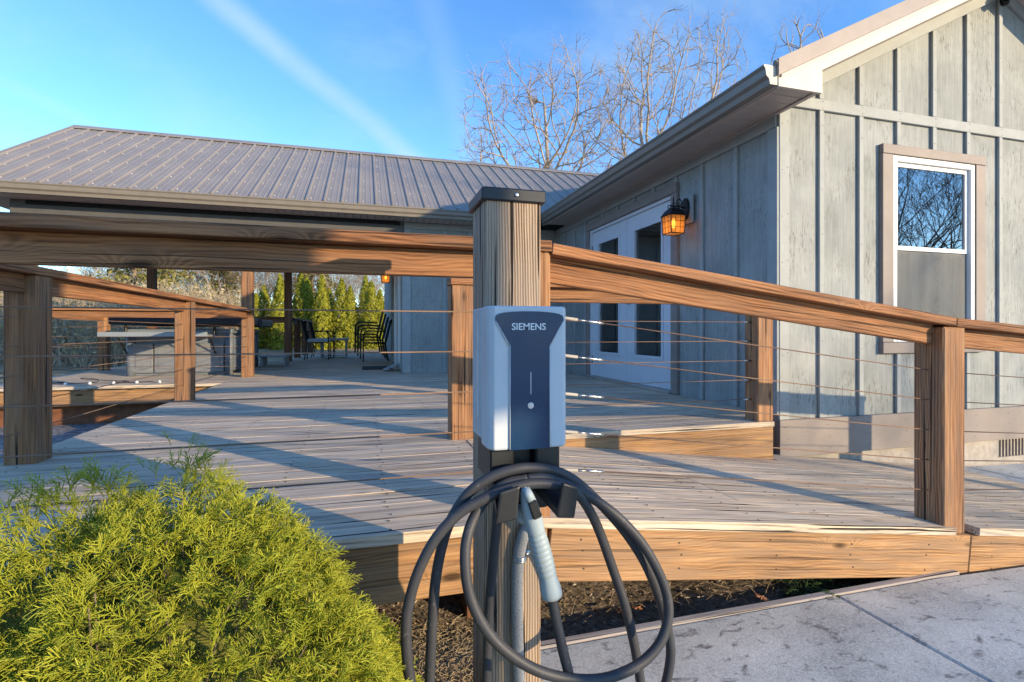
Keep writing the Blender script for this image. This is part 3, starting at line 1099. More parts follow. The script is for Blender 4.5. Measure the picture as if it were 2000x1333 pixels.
def metal_roof(parent, origin, along, upslope, length, run, name='roof_panel', pitch=0.229, per=4):
    """panels side by side from origin in direction along, each climbing upslope for run metres"""
    along, upslope = Vector(along).normalized(), Vector(upslope).normalized()
    nrm = along.cross(upslope).normalized()
    if nrm.z < 0:
        nrm = -nrm
    W = pitch * per
    prof = []
    for k in range(per):
        x0 = k * pitch
        prof += [(x0, 0.0), (x0 + 0.010, 0.021), (x0 + 0.030, 0.021), (x0 + 0.042, 0.0), (x0 + 0.098, 0.0), (x0 + 0.104, 0.004), (x0 + 0.116, 0.004), (x0 + 0.122, 0.0), (x0 + 0.168, 0.0), (x0 + 0.174, 0.004), (x0 + 0.186, 0.004), (x0 + 0.192, 0.0)]
    prof.append((W, 0.0))
    n = len(prof)
    vs = [(p[0], 0, p[1]) for p in prof] + [(p[0], run, p[1]) for p in prof] + [(0, 0, -0.012), (W, 0, -0.012), (0, run, -0.012), (W, run, -0.012)]
    fs = [(i, i + 1, n + i + 1, n + i) for i in range(n - 1)] + [(2 * n, 2 * n + 2, 2 * n + 3, 2 * n + 1)]
    fs += [(0, 2 * n, 2 * n + 1) + tuple(range(n - 1, 0, -1))]
    me = MB().add(vs, fs).mesh(name)
    # fixing screws
    out = []
    x = 0.0
    first = None
    while x < length - 0.01:
        M = Matrix((along, upslope, nrm)).transposed().to_4x4()
        M.translation = Vector(origin) + along * x + nrm * (0.0006 * (len(out) % 2))
        out.append(part(name, me, 'roof_metal', parent, M))
        x += W
    return out


WSL = 0.58
WEY, WEZ, WRY = 7.42, 2.405, 10.3
WLX = -4.68
wing_roof = part('roof', MB().box(WLX, 7.9, WRY - 0.02, WRY + 0.02, WEZ + WSL * (WRY - WEY) - 0.1, WEZ + WSL * (WRY - WEY) - 0.03).mesh('roof'), 'roof_metal', house)
wing_roof['label'] = 'brown ribbed metal roof over the porch wing'
wrun = (WRY - WEY) * math.sqrt(1 + WSL ** 2)
metal_roof(wing_roof, (WLX, WEY, WEZ), (1, 0, 0), (0, 1, WSL), 12.6, wrun)
metal_roof(wing_roof, (WLX, 2 * WRY - WEY, WEZ), (1, 0, 0), (0, -1, WSL), 12.6, wrun)
rz = WEZ + WSL * (WRY - WEY)
part('ridge_cap', MB().prism([(WRY - 0.16, rz - 0.062), (WRY, rz + 0.032), (WRY + 0.16, rz - 0.062), (WRY + 0.16, rz - 0.072), (WRY, rz + 0.02), (WRY - 0.16, rz - 0.072)], 'x', WLX - 0.02, 7.9).mesh('ridge_cap'), 'roof_metal', wing_roof)
for s in (-1, 1):
    ye = WRY + s * (WRY - WEY)
    beam('rake_trim', (WLX - 0.012, ye, WEZ - 0.045), (WLX - 0.012, WRY, rz - 0.045), 0.022, 0.13, 'roof_metal', wing_roof, (0, 0, 1), 0.002)
m = MB().prism([(WEY + 0.1, SOF + 0.01), (2 * WRY - WEY - 0.1, SOF + 0.01), (WRY, rz - 0.11)], 'x', WLX + 0.35, WLX + 0.40)
part('gable_end', m.mesh('gable_end'), 'siding_paint', wing_roof)
board('fascia', WLX, 2.60, WEY + 0.075, WEY + 0.10, SOF - 0.004, WEZ - 0.012, 'fascia_cream', wing_roof)


def gutter_profile():
    return [(0.0, 0.0), (-0.062, 0.0), (-0.070, 0.035), (-0.092, 0.055), (-0.100, 0.10), (-0.112, 0.115), (-0.112, 0.125), (-0.104, 0.125), (-0.094, 0.103), (-0.085, 0.06), (-0.064, 0.042), (-0.056, 0.006), (-0.006, 0.006), (-0.006, 0.125), (0.0, 0.125)]


part('gutter', MB().prism([(WEY + 0.075 + a, SOF + b - 0.006) for a, b in gutter_profile()], 'x', WLX, 2.585).mesh('gutter'), 'gutter_paint', wing_roof)
# porch beam and ceiling, posts
pbeam = board('porch_beam', WLX + 0.45, 0.56, 7.80, 7.92, SOF - 0.17, SOF - 0.002, 'beam_shade_tone', house)
board('beam_shade_strip', WLX + 0.62, 0.50, 7.783, 7.799, SOF - 0.06, SOF - 0.006, 'dark_gap', pbeam)  # black strip below the soffit, shade on the beam put into colour
board('porch_beam', WLX + 0.45, 0.56, 11.69, 11.81, SOF - 0.17, SOF - 0.002, 'beam_shade_tone', house)
board('porch_beam', -4.13, -4.01, 7.93, 11.68, SOF - 0.17, SOF - 0.002, 'beam_shade_tone', house)
part('porch_ceiling', MB().box(WLX + 0.05, 0.55, 7.80, 13.1, SOF, SOF + 0.02).mesh('porch_ceiling'), 'soffit_tan', house)
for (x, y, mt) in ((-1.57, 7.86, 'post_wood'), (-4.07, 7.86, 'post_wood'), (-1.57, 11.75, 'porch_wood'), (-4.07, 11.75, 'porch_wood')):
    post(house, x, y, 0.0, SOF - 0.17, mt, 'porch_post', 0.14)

# wing walls
m = MB().box(0.56, GX0, 7.85, 7.96, -0.06, SOF)
wfront = part('wall', m.mesh('wall'), 'siding_paint', house)
wfront['label'] = 'shaded sage wall at the back of the landing'
for x in (1.17, 1.57, 1.97, 2.37, 2.77):
    board('batten', x - 0.022, x + 0.022, 7.85 - BT, 7.849, 0.003, SOF - 0.10, 'batten_paint', wfront)
board('corner_board', 0.556, 0.66, 7.85 - BT, 7.849, 0.003, SOF - 0.10, 'batten_paint', wfront)
board('frieze_board', 0.56, GX0 - 0.03, 7.85 - BT, 7.849, SOF - 0.098, SOF - 0.003, 'batten_paint', wfront)
m = MB().box(0.56, 0.67, 7.96, 8.70, -0.06, SOF).box(0.56, 0.67, 9.62, 16.0, -0.06, SOF).box(0.56, 0.67, 8.70, 9.62, 2.03, SOF).box(0.67, 3.0, 15.9, 16.0, -0.06, SOF)
wside = part('wall', m.mesh('wall'), 'siding_paint', house)
for y in (8.25, 10.2, 10.7, 11.2):
    board('batten', 0.56 - BT, 0.559, y - 0.022, y + 0.022, 0.003, SOF - 0.01, 'batten_paint', wside)
board('corner_board', 0.56 - BT, 0.559, 7.83, 7.95, 0.003, SOF - 0.01, 'batten_paint', wside)
pd = part('porch_door', MB().box(0.58, 0.625, 8.71, 9.61, 0.01, 2.02).mesh('porch_door'), 'door_white', house)
for y0, y1, z0, z1 in ((8.585, 8.699, 0.004, 2.03), (9.621, 9.735, 0.004, 2.03), (8.585, 9.735, 2.032, 2.14)):
    board('door_trim', 0.515, 0.559, y0, y1, z0, z1, 'white_vinyl', pd)
part('handle', MB().tube([(0.575, 8.80, 1.0), (0.54, 8.80, 1.0), (0.53, 8.80, 1.0), (0.51, 8.80, 1.0)], [0.012, 0.012, 0.026, 0.02], 10).mesh('handle', True), 'brass_dark', pd)

# main roof: panels, fascia, gutter, soffit, rake
MSL = 0.52
MEX, MEZ = 2.62, 2.41
EY0, EY1 = 2.787, 12.4
main_roof = part('roof', MB().box(RIDGE - 0.02, RIDGE + 0.02, EY0, EY1, 3.75, 3.80).mesh('roof'), 'roof_metal', house)
main_roof['label'] = 'metal roof above the sunlit gable'
mrun = (RIDGE - MEX) * math.sqrt(1 + MSL ** 2)
metal_roof(main_roof, (MEX, EY0 - 0.02, MEZ), (0, 1, 0), (1, 0, MSL), 9.2, mrun)
metal_roof(main_roof, (2 * RIDGE - MEX, EY0 - 0.02, MEZ), (0, 1, 0), (-1, 0, MSL), 9.2, mrun)
part('gutter', MB().prism([(2.645 + a, SOF + b - 0.004) for a, b in gutter_profile()], 'y', EY0 + 0.01, 7.38).mesh('gutter'), 'gutter_paint', main_roof)
gp = gutter_profile()
part('gutter_end_cap', MB().prism([(2.645 + a, SOF + b - 0.004) for a, b in gp[:7]] + [(2.645, SOF + 0.121)], 'y', EY0 + 0.006, EY0 + 0.0095).mesh('gutter_end_cap'), 'fascia_cream', main_roof)
board('fascia', 2.646, 2.668, EY0 + 0.026, 7.50, SOF - 0.004, MEZ - 0.004, 'fascia_cream', main_roof)
part('downspout_elbow', MB().tube([(2.58, 7.36, 2.33), (2.50, 7.33, 2.42), (2.46, 7.33, 2.46)], 0.045, 8).mesh('downspout_elbow', True), 'gutter_paint', main_roof)


def rake_line(x, dz):
    return MEZ + MSL * (min(x, 2 * RIDGE - x) - MEX) + dz


for mir in (0, 1):
    f = (lambda x: x) if mir == 0 else (lambda x: 2 * RIDGE - x)
    poly = [(2.646, SOF - 0.012), (3.012, SOF - 0.012), (3.012, rake_line(3.012, -0.19)), (RIDGE, rake_line(RIDGE, -0.19)), (RIDGE, rake_line(RIDGE, -0.062)), (2.646, rake_line(2.646, -0.062))]
    part('rake_fascia', MB().prism([(f(x), z) for x, z in poly], 'y', EY0, EY0 + 0.024).mesh('rake_fascia'), 'fascia_cream', main_roof)
    poly = [(2.63, rake_line(2.63, -0.088)), (RIDGE, rake_line(RIDGE, -0.088)), (RIDGE, rake_line(RIDGE, 0.024)), (2.63, rake_line(2.63, 0.024))]
    part('rake_trim', MB().prism([(f(x), z) for x, z in poly], 'y', EY0 - 0.02, EY0 - 0.002).mesh('rake_trim'), 'rake_paint', main_roof)
    part('rake_lip', MB().prism([(f(x), z) for x, z in [(2.66, rake_line(2.66, -0.108)), (RIDGE, rake_line(RIDGE, -0.108)), (RIDGE, rake_line(RIDGE, -0.090)), (2.66, rake_line(2.66, -0.090))]], 'y', EY0 - 0.012, EY0 - 0.001).mesh('rake_lip'), 'fascia_cream', main_roof)
    poly = [(3.014, rake_line(3.014, -0.178)), (RIDGE, rake_line(RIDGE, -0.178)), (RIDGE, rake_line(RIDGE, -0.150)), (3.014, rake_line(3.014, -0.150))]
    part('rake_soffit', MB().prism([(f(x), z) for x, z in poly], 'y', EY0 + 0.024, GY - 0.001).mesh('rake_soffit'), 'soffit_tan', main_roof)
# vinyl soffit strips, each with its drip groove; perforations and the dark inside them are painted into the colour
t = NT('soffit_vented')
v = t.coord((1, 1, 1))
br = t.node('ShaderNodeTexBrick')
br.inputs['Scale'].default_value = 1.0
br.offset = 0.5
br.inputs['Brick Width'].default_value = 0.020
br.inputs['Row Height'].default_value = 0.011
br.inputs['Mortar Size'].default_value = 0.0040
t.l.new(v, br.inputs['Vector'])
hole = t.math('SUBTRACT', 1.0, br.outputs['Fac'])
col = t.mix(t.math('MULTIPLY', hole, 0.75), (0.50, 0.42, 0.37), (0.12, 0.10, 0.09))
t.done(col, 0.55)
strip = MB().box(0, 0.34, 0, 0.094, 0, 0.01).mesh('soffit_panel', bevel=0.004)
strip.materials.append(MAT['soffit_vented'])
bk = part('soffit', MB().box(2.67, 2.999, EY0 + 0.03, 7.84, SOF + 0.012, SOF + 0.02).mesh('soffit'), 'dark_gap', house)
k = 0
y = EY0 + 0.026
while y < 7.4:
    o = part('soffit_panel', strip, None, bk, Matrix.Translation((2.662, y, SOF - 0.001)))
    y += 0.1
board('edge_strip', 2.662, 2.682, EY0 + 0.027, 7.40, SOF - 0.012, SOF - 0.002, 'soffit_tan', bk)
board('edge_strip', 2.962, 2.999, EY0 + 0.027, 7.40, SOF - 0.012, SOF - 0.002, 'soffit_tan', bk)
strip2 = MB().box(0, 0.094, 0, 0.31, 0, 0.01).mesh('soffit_panel', bevel=0.004)
strip2.materials.append(MAT['soffit_tan'])
bk2 = part('soffit', MB().box(WLX + 0.02, 2.64, WEY + 0.10, 7.799, SOF + 0.012, SOF + 0.02).mesh('soffit'), 'dark_gap', house)
x = WLX + 0.02
while x < 2.55:
    part('soffit_panel', strip2, None, bk2, Matrix.Translation((x, WEY + 0.095, SOF - 0.001)))
    x += 0.1

# ---------------------------------------------------------------- fasteners: too small to pick apart, one mesh per carrier
def dots(name, pts, r, nrm, mat, parent, h=0.0015):
    """small round heads at pts, standing out along nrm"""
    nrm = Vector(nrm).normalized()
    u = nrm.cross(Vector((0.31, 0.77, 0.55))).normalized()
    w = nrm.cross(u)
    m = MB()
    for p in pts:
        p = Vector(p)
        ring = [p + (u * math.cos(k * math.pi / 3) + w * math.sin(k * math.pi / 3)) * r for k in range(6)]
        top = [q + nrm * h for q in ring]
        m.add(ring + top, [tuple(range(6, 12))] + [(k, (k + 1) % 6, (k + 1) % 6 + 6, k + 6) for k in range(6)])
    return tag(part(name, m.mesh(name), mat, parent), kind='stuff')


plain('screw_dark', (0.05, 0.04, 0.035), 0.7)
Rs = random.Random(3)
pts = []
for i in range(22):
    y0 = 1.635 + i * PITCH
    for k in range(12):
        x = -1.55 + k * 0.406
        lim = 0.5 if y0 < 2.9 else 2.7
        if x > lim:
            continue
        for dy in (0.03, 0.11):
            pts.append((x + Rs.uniform(-0.012, 0.012), y0 + dy + Rs.uniform(-0.006, 0.006), 0.0008))
dots('screws', pts, 0.0042, (0, 0, 1), 'screw_dark', deck)
pts = []
for i in range(9):
    y0 = 1.635 + i * PITCH
    for k in range(10):
        x = 0.65 + k * 0.42
        for dy in (0.03, 0.11):
            pts.append((x + Rs.uniform(-0.012, 0.012), y0 + dy + Rs.uniform(-0.006, 0.006), ramp_z(x) + 0.0012))
dots('screws', pts, 0.0042, (RK, 0, 1), 'screw_dark', ramp)
pts = []
for k in range(9):
    x = 0.72 + k * 0.41
    for dz in (-0.075, -0.125, -0.185):
        pts.append((x + Rs.uniform(-0.02, 0.02), 1.6518, ramp_z(x) + dz + Rs.uniform(-0.01, 0.01)))
dots('screws', pts, 0.0036, (0, -1, 0), 'screw_dark', ramp)
pts = []
for k in range(9):
    x = 3.05 + k * 0.4
    for dz in (-0.09, -0.18, -0.27):
        pts.append((x + Rs.uniform(-0.02, 0.02), GY - 0.0362, dz))
bx = 3.397
while bx < 6.2:
    for z in np.arange(0.1, gable_top(bx) - 0.2, 0.42):
        if WX0 - 0.14 < bx < WX1 + 0.14 and 0.44 < z < 2.13:
            continue
        pts.append((bx + Rs.uniform(-0.006, 0.006), GY - BT - 0.0002, float(z) + Rs.uniform(-0.05, 0.05)))
    for z in (2.36, 2.41):
        pts.append((bx + 0.01, GY - BT - 0.0002, z))
    bx += 0.397
for z in np.arange(0.1, 2.2, 0.35):
    pts += [(3.02, GY - BT - 0.0002, float(z)), (3.07, GY - BT - 0.0002, float(z) + 0.02)]
dots('nail_heads', pts, 0.0034, (0, -1, 0), 'screw_dark', gable)
pts = []
sl = math.sqrt(1 + WSL ** 2)
for k in range(50):
    x = WLX + 0.229 * k + 0.07
    for f in (0.03, 0.2, 0.36, 0.52, 0.68, 0.84):
        yy = WEY + f * (WRY - WEY)
        pts.append((x, yy, WEZ + WSL * (yy - WEY) + 0.003))
plain('screw_light', (0.55, 0.52, 0.50), 0.4)
dots('roof_screws', pts, 0.011, (0, -WSL, 1), 'screw_light', wing_roof, 0.008)

# ---------------------------------------------------------------- charger post and charger
CPX, CPY, CPW = 0.339, 1.240, 0.140
cpost = thing('charger_post', (CPX, CPY, -0.5), 'tall square timber post with black cap carrying the charger', 'post')
beam('post', (CPX, CPY, -0.62), (CPX, CPY, 0.945), CPW, CPW, 'charger_post_wood', cpost, (0, 1, 0), 0.006)
h = 0.079
m = MB().add([(CPX - h, CPY - h, 0.938), (CPX + h, CPY - h, 0.938), (CPX + h, CPY + h, 0.938), (CPX - h, CPY + h, 0.938),
              (CPX - h, CPY - h, 0.968), (CPX + h, CPY - h, 0.968), (CPX + h, CPY + h, 0.968), (CPX - h, CPY + h, 0.968), (CPX, CPY, 0.985)],
             [(0, 3, 2, 1), (0, 1, 5, 4), (1, 2, 6, 5), (2, 3, 7, 6), (3, 0, 4, 7), (4, 5, 8), (5, 6, 8), (6, 7, 8), (7, 4, 8)])
cap = part('post_cap', m.mesh('post_cap', bevel=0.003), 'cap_black', cpost)
sx_, sz_ = CPX + 0.005, 0.953
part('screw', MB().tube([(sx_, CPY - h + 0.001, sz_), (sx_, CPY - h - 0.0025, sz_), (sx_, CPY - h - 0.0032, sz_)], [0.0048, 0.0048, 0.003], 12).mesh('screw', True), 'steel', cap)

CF, CB = 1.012, 1.168            # charger front and back planes
CX0, CX1 = 0.2455, 0.4115
CZ0, CZ1 = 0.386, 0.683
CXM = (CX0 + CX1) / 2
chg = thing('wall_charger', (CXM, CB, CZ0), 'silver and dark blue car charging unit fixed to the timber post', 'charger')
# back shell (wider at the wall) and front cover with chamfered cheeks
m = MB().box(CX0 - 0.006, CX1 + 0.006, CF + 0.072, CB, CZ0 + 0.012, CZ1 - 0.002)
shell = part('enclosure', m.mesh('enclosure', bevel=0.003, seg=1), 'grey_paint', chg)
ring0 = [(CX0 - 0.004, CF + 0.071), (CX0 - 0.004, CF + 0.022), (CX0 - 0.001, CF + 0.010), (CX0 + 0.007, CF), (CX1 - 0.007, CF), (CX1 + 0.001, CF + 0.010), (CX1 + 0.004, CF + 0.022), (CX1 + 0.004, CF + 0.071)]
m = MB()
rings = []
for z, inset in ((CZ0, 0.003), (CZ0 + 0.003, 0.0), (CZ1 - 0.003, 0.0), (CZ1, 0.003)):
    rings.append([(CXM + (x - CXM) * (1 - inset / 0.08), (CF + 0.071) + (y - CF - 0.071) * (1 - inset / 0.07), z) for x, y in ring0])
vs = [p for r in rings for p in r]
n = len(ring0)
fs = [(i * n + k, i * n + (k + 1) % n, (i + 1) * n + (k + 1) % n, (i + 1) * n + k) for i in range(3) for k in range(n)]
fs += [tuple(range(n - 1, -1, -1)), tuple(3 * n + k for k in range(n))]
m.add(vs, fs)
m.fix = True
cover = part('front_cover', m.mesh('front_cover', bevel=0.0015), 'silver_paint', chg)
# dark funnel-shaped front panel
zt, zk = CZ1 - 0.010, CZ1 - 0.083
wt, wb = 0.0745, 0.0435
pts = []
for k in range(13):
    a = math.pi * k / 12
    pts.append((CXM + wt * math.cos(a) * 1.0, zt - 0.016 + 0.015 * math.sin(a) ** 0.6))
poly = pts + [(CXM - wt + 0.001, zt - 0.022), (CXM - wb, zk), (CXM - wb, CZ0 + 0.0006), (CXM + wb, CZ0 + 0.0006), (CXM + wb, zk), (CXM + wt - 0.001, zt - 0.022)]
m = MB().prism(poly, 'y', CF - 0.0035, CF + 0.003)
fpan = part('front_panel', m.mesh('front_panel'), 'charger_front', cover)
m = MB()
for q in ((CXM - wt + 0.001, zt - 0.022, CXM - wb, zk), (CXM - wb, zk, CXM - wb, CZ0 + 0.002), (CXM + wt - 0.001, zt - 0.022, CXM + wb, zk), (CXM + wb, zk, CXM + wb, CZ0 + 0.002)):
    m.tube([(q[0], CF - 0.003, q[1]), (q[2], CF - 0.003, q[3])], 0.0011, 6)
part('panel_edge', m.mesh('panel_edge', True), 'silver_paint', cover)
# lettering, light line, button
cu = bpy.data.curves.new('lettering', 'FONT')
cu.body = 'SIEMENS'
cu.size = 0.0200
cu.align_x = 'CENTER'
cu.align_y = 'CENTER'
cu.offset = 0.00018
cu.extrude = 0.0004
tmp = bpy.data.objects.new('lettering', cu)
COL.objects.link(tmp)
dg = bpy.context.evaluated_depsgraph_get()
me = bpy.data.meshes.new_from_object(tmp.evaluated_get(dg))
bpy.data.objects.remove(tmp)
me.name = 'lettering'
M = Matrix.Translation((CXM - 0.003, CF - 0.0042, CZ1 - 0.0435)) @ Matrix.Rotation(math.pi / 2, 4, 'X')
part('lettering', me, 'logo_white', chg, M)
part('light_line', MB().box(CXM + 0.0005, CXM + 0.0020, CF - 0.0042, CF - 0.0030, CZ0 + 0.114, CZ0 + 0.160).mesh('light_line'), 'sticker', chg)
part('button', MB().tube([(CXM + 0.001, CF - 0.0030, CZ0 + 0.091), (CXM + 0.001, CF - 0.0045, CZ0 + 0.091)], 0.0058, 20).mesh('button', True), 'sticker', chg)
part('button_ring', MB().tube([(CXM + 0.001 + 0.0058 * math.cos(a), CF - 0.0047, CZ0 + 0.091 + 0.0058 * math.sin(a)) for a in np.linspace(0, 2 * math.pi, 25)], 0.0007, 5).mesh('button_ring', True), 'logo_white', chg)
part('side_label', MB().box(CX0 - 0.0072, CX0 - 0.0061, CF + 0.085, CF + 0.105, CZ0 + 0.06, CZ1 - 0.03).mesh('side_label'), 'sticker', chg)
# holster under the cover
HZ = CZ0 + 0.010
m = MB().box(CX0 + 0.006, CXM - 0.024, CF + 0.030, CB, HZ - 0.085, HZ).box(CXM + 0.024, CX1 - 0.004, CF + 0.030, CB, HZ - 0.085, HZ).box(CXM - 0.024, CXM + 0.024, CF + 0.060, CB, HZ - 0.085, HZ)
hol = part('holster', m.mesh('holster', bevel=0.004), 'black_plastic', chg)
m = MB().box(CXM - 0.02, CXM + 0.062, CF + 0.05, CB - 0.02, HZ - 0.155, HZ - 0.086)
part('holster_socket', m.mesh('holster_socket', bevel=0.010, seg=2), 'black_plastic', hol)


def P4(u, v, y):
    """spot of the enlarged detail around the cable, on the plane Y = y"""
    return ony(760 + u * 0.35474, 860 + v * 0.35474, y)


def hook(corners, y0, thick, arm):
    a = [P4(u, v, y0) for u, v in corners]
    m = MB()
    n = len(a)
    b = [p + Vector((0.0, thick, 0)) for p in a]
    m.add(a + b, [tuple(range(n)), tuple(range(2 * n - 1, n - 1, -1))] + [(i, i + n, (i + 1) % n + n, (i + 1) % n) for i in range(n)])
    m.fix = True
    lo = (a[2] + a[3]) / 2
    me = m.mesh('hook', bevel=0.004, seg=2)
    o = part('hook', me, 'black_plastic', hol)
    m2 = MB()
    p0 = lo + Vector((0, thick * 0.5, 0.014))
    q0 = p0 + Vector((arm, 0.10, 0.030))
    m2.add([p0 + Vector((-0.018, 0, -0.012)), p0 + Vector((0.018, 0, -0.012)), p0 + Vector((0.018, 0, 0.006)), p0 + Vector((-0.018, 0, 0.006)),
            q0 + Vector((-0.02, 0, -0.014)), q0 + Vector((0.02, 0, -0.014)), q0 + Vector((0.02, 0, 0.012)), q0 + Vector((-0.02, 0, 0.012))],
           [(0, 1, 2, 3), (7, 6, 5, 4), (0, 4, 5, 1), (1, 5, 6, 2), (2, 6, 7, 3), (3, 7, 4, 0)])
    m2.fix = True
    part('hook_arm', m2.mesh('hook_arm', bevel=0.002), 'black_plastic', hol)


hook([(612, 290), (722, 254), (706, 440), (585, 470)], 0.962, 0.010, 0.018)
hook([(958, 236), (1048, 262), (1022, 432), (925, 430)], 0.958, 0.010, -0.016)

# the cable, hung in loops over the hooks, and its plug
strands = [
    # outer left loop, over the hooks and down the inner right
    [(130, 1420, .995), (100, 1200, .995), (95, 1000, .995), (120, 850, .995), (175, 690, .995), (265, 530, .995), (390, 400, .995), (540, 315, .992), (680, 262, .990), (800, 238, .990), (930, 250, .990), (1040, 300, .995), (1110, 400, 1.005), (1165, 520, 1.02), (1225, 690, 1.03), (1290, 880, 1.03), (1340, 1080, 1.03), (1372, 1250, 1.03), (1395, 1420, 1.03)],
    # second left loop, over the top and down the outer right
    [(220, 1420, 1.03), (228, 1200, 1.03), (240, 980, 1.03), (255, 780, 1.03), (290, 590, 1.03), (345, 430, 1.025), (440, 290, 1.02), (560, 205, 1.015), (690, 160, 1.01), (800, 152, 1.01), (910, 168, 1.01), (1010, 215, 1.01), (1100, 290, 1.01), (1200, 390, 1.012), (1310, 520, 1.015), (1410, 680, 1.02), (1480, 850, 1.025), (1530, 1020, 1.03), (1550, 1160, 1.03), (1535, 1290, 1.03), (1500, 1420, 1.03)],
    # inner loop that sweeps in front of the post
    [(760, 215, 1.005), (640, 240, 1.01), (540, 320, 1.01), (465, 430, 1.0), (425, 560, .985), (420, 700, .975), (440, 840, .968), (490, 970, .962), (570, 1090, .958), (680, 1190, .955), (820, 1270, .953), (980, 1312, .953), (1150, 1318, .953), (1290, 1280, .955), (1410, 1210, .96), (1500, 1100, .965), (1538, 960, .972), (1520, 820, .98), (1455, 670, .985), (1370, 540, .99), (1260, 425, .992), (1150, 340, .995), (1040, 275, 1.0), (920, 222, 1.005), (840, 205, 1.005), (760, 215, 1.005)],
    # tail dropping behind the left hook
    [(600, 330, 1.06), (590, 480, 1.06), (575, 640, 1.07), (560, 820, 1.08), (548, 1000, 1.085), (540, 1200, 1.085), (536, 1420, 1.085)],
    # lead from the plug
    [(893, 845, .975), (912, 950, .975), (935, 1060, .973), (962, 1180, .970), (990, 1290, .968), (1015, 1420, .966)],
]
m = MB()
for st_ in strands:
    pts = spline([P4(*q) for q in st_], 7)
    m.tube(pts, 0.0107, 12)
part('charging_cable', m.mesh('charging_cable', True), 'cable_rubber', chg)
# plug: body lofted along its axis, grooved grip
axis = [(742, 262, 14), (752, 290, 30), (768, 340, 46), (783, 400, 56), (796, 450, 55), (806, 490, 52)]
g0, g1 = (806, 490), (872, 738)
for k in range(9):
    f0 = k / 9
    u, v_ = g0[0] + (g1[0] - g0[0]) * f0, g0[1] + (g1[1] - g0[1]) * f0
    du, dv = (g1[0] - g0[0]) / 9, (g1[1] - g0[1]) / 9
    w_ = 52 + 5 * math.sin(math.pi * f0)
    axis += [(u + du * 0.10, v_ + dv * 0.10, w_), (u + du * 0.80, v_ + dv * 0.80, w_), (u + du * 0.86, v_ + dv * 0.86, w_ * 0.955), (u + du * 0.95, v_ + dv * 0.95, w_ * 0.955)]
axis += [(876, 752, 50), (885, 800, 60), (893, 838, 63), (896, 858, 61), (897, 862, 40)]
pts = [P4(u, v_, 0.978) for u, v_, w_ in axis]
rad = [w_ * 0.35474 / 1000.0 * 0.985 for u, v_, w_ in axis]
con = part('connector', MB().tube(pts, rad, 20).mesh('connector', True), 'connector_grey', chg)
nose = [P4(735, 300, 0.985), P4(725, 380, 1.0), P4(745, 440, 1.02), P4(760, 470, 1.05)]
part('connector_nose', MB().tube([P4(770, 420, .985), P4(742, 410, 1.02), P4(735, 400, 1.07)], [0.018, 0.020, 0.020], 16).mesh('connector_nose', True), 'connector_grey', con)
# release trigger with ribs
ta, tb_ = P4(786, 335, 0.957), P4(818, 430, 0.956)
part('latch_lever', MB().tube([P4(752, 268, 0.966), P4(766, 300, 0.960), P4(784, 332, 0.957)], [0.008, 0.0095, 0.009], 8).mesh('latch_lever', True), 'connector_grey', con)
Mx, L_ = axes(ta, tb_, (0, -1, 0))
part('trigger', MB().box(-L_ / 2, L_ / 2, -0.0095, 0.0095, -0.004, 0.006).mesh('trigger', bevel=0.003), 'black_plastic', con, Mx)
m = MB()
for k in range(6):
    xx = -L_ / 2 + 0.006 + k * (L_ - 0.012) / 5
    m.box(xx - 0.0011, xx + 0.0011, -0.0082, 0.0082, 0.0062, 0.0080)
part('trigger_ribs', m.mesh('trigger_ribs'), 'black_plastic', con, Mx)
# flexible conduit on the post with its strap
cy = CPY - CPW / 2 - 0.0145
cpts = spline([P4(775, 430, cy + 0.03), P4(748, 500, cy), P4(722, 590, cy), P4(708, 700, cy), P4(704, 860, cy), P4(706, 1060, cy), P4(712, 1260, cy), P4(716, 1420, cy), P4(718, 1700, cy)], 6)
part('conduit', MB().tube(cpts, 0.0140, 14).mesh('conduit', True), 'conduit_grey', chg)
c0 = P4(717, 650, cy)
m = MB()
arc = [c0 + Vector((0.0150 * math.cos(a), -0.0150 * math.sin(a), 0.0)) for a in np.linspace(0, math.pi, 13)]
for dz in (-0.004, 0.0, 0.004):
    m.tube([p + Vector((0, 0, dz)) for p in arc], 0.0024, 6)
m.box(c0.x + 0.013, c0.x + 0.030, CPY - CPW / 2 - 0.0025, CPY - CPW / 2 + 0.001, c0.z - 0.007, c0.z + 0.010)
m.tube([(c0.x + 0.022, CPY - CPW / 2 + 0.001, c0.z + 0.003), (c0.x + 0.022, CPY - CPW / 2 - 0.007, c0.z + 0.003)], 0.0048, 8)
part('conduit_strap', m.mesh('conduit_strap', True), 'steel', chg)

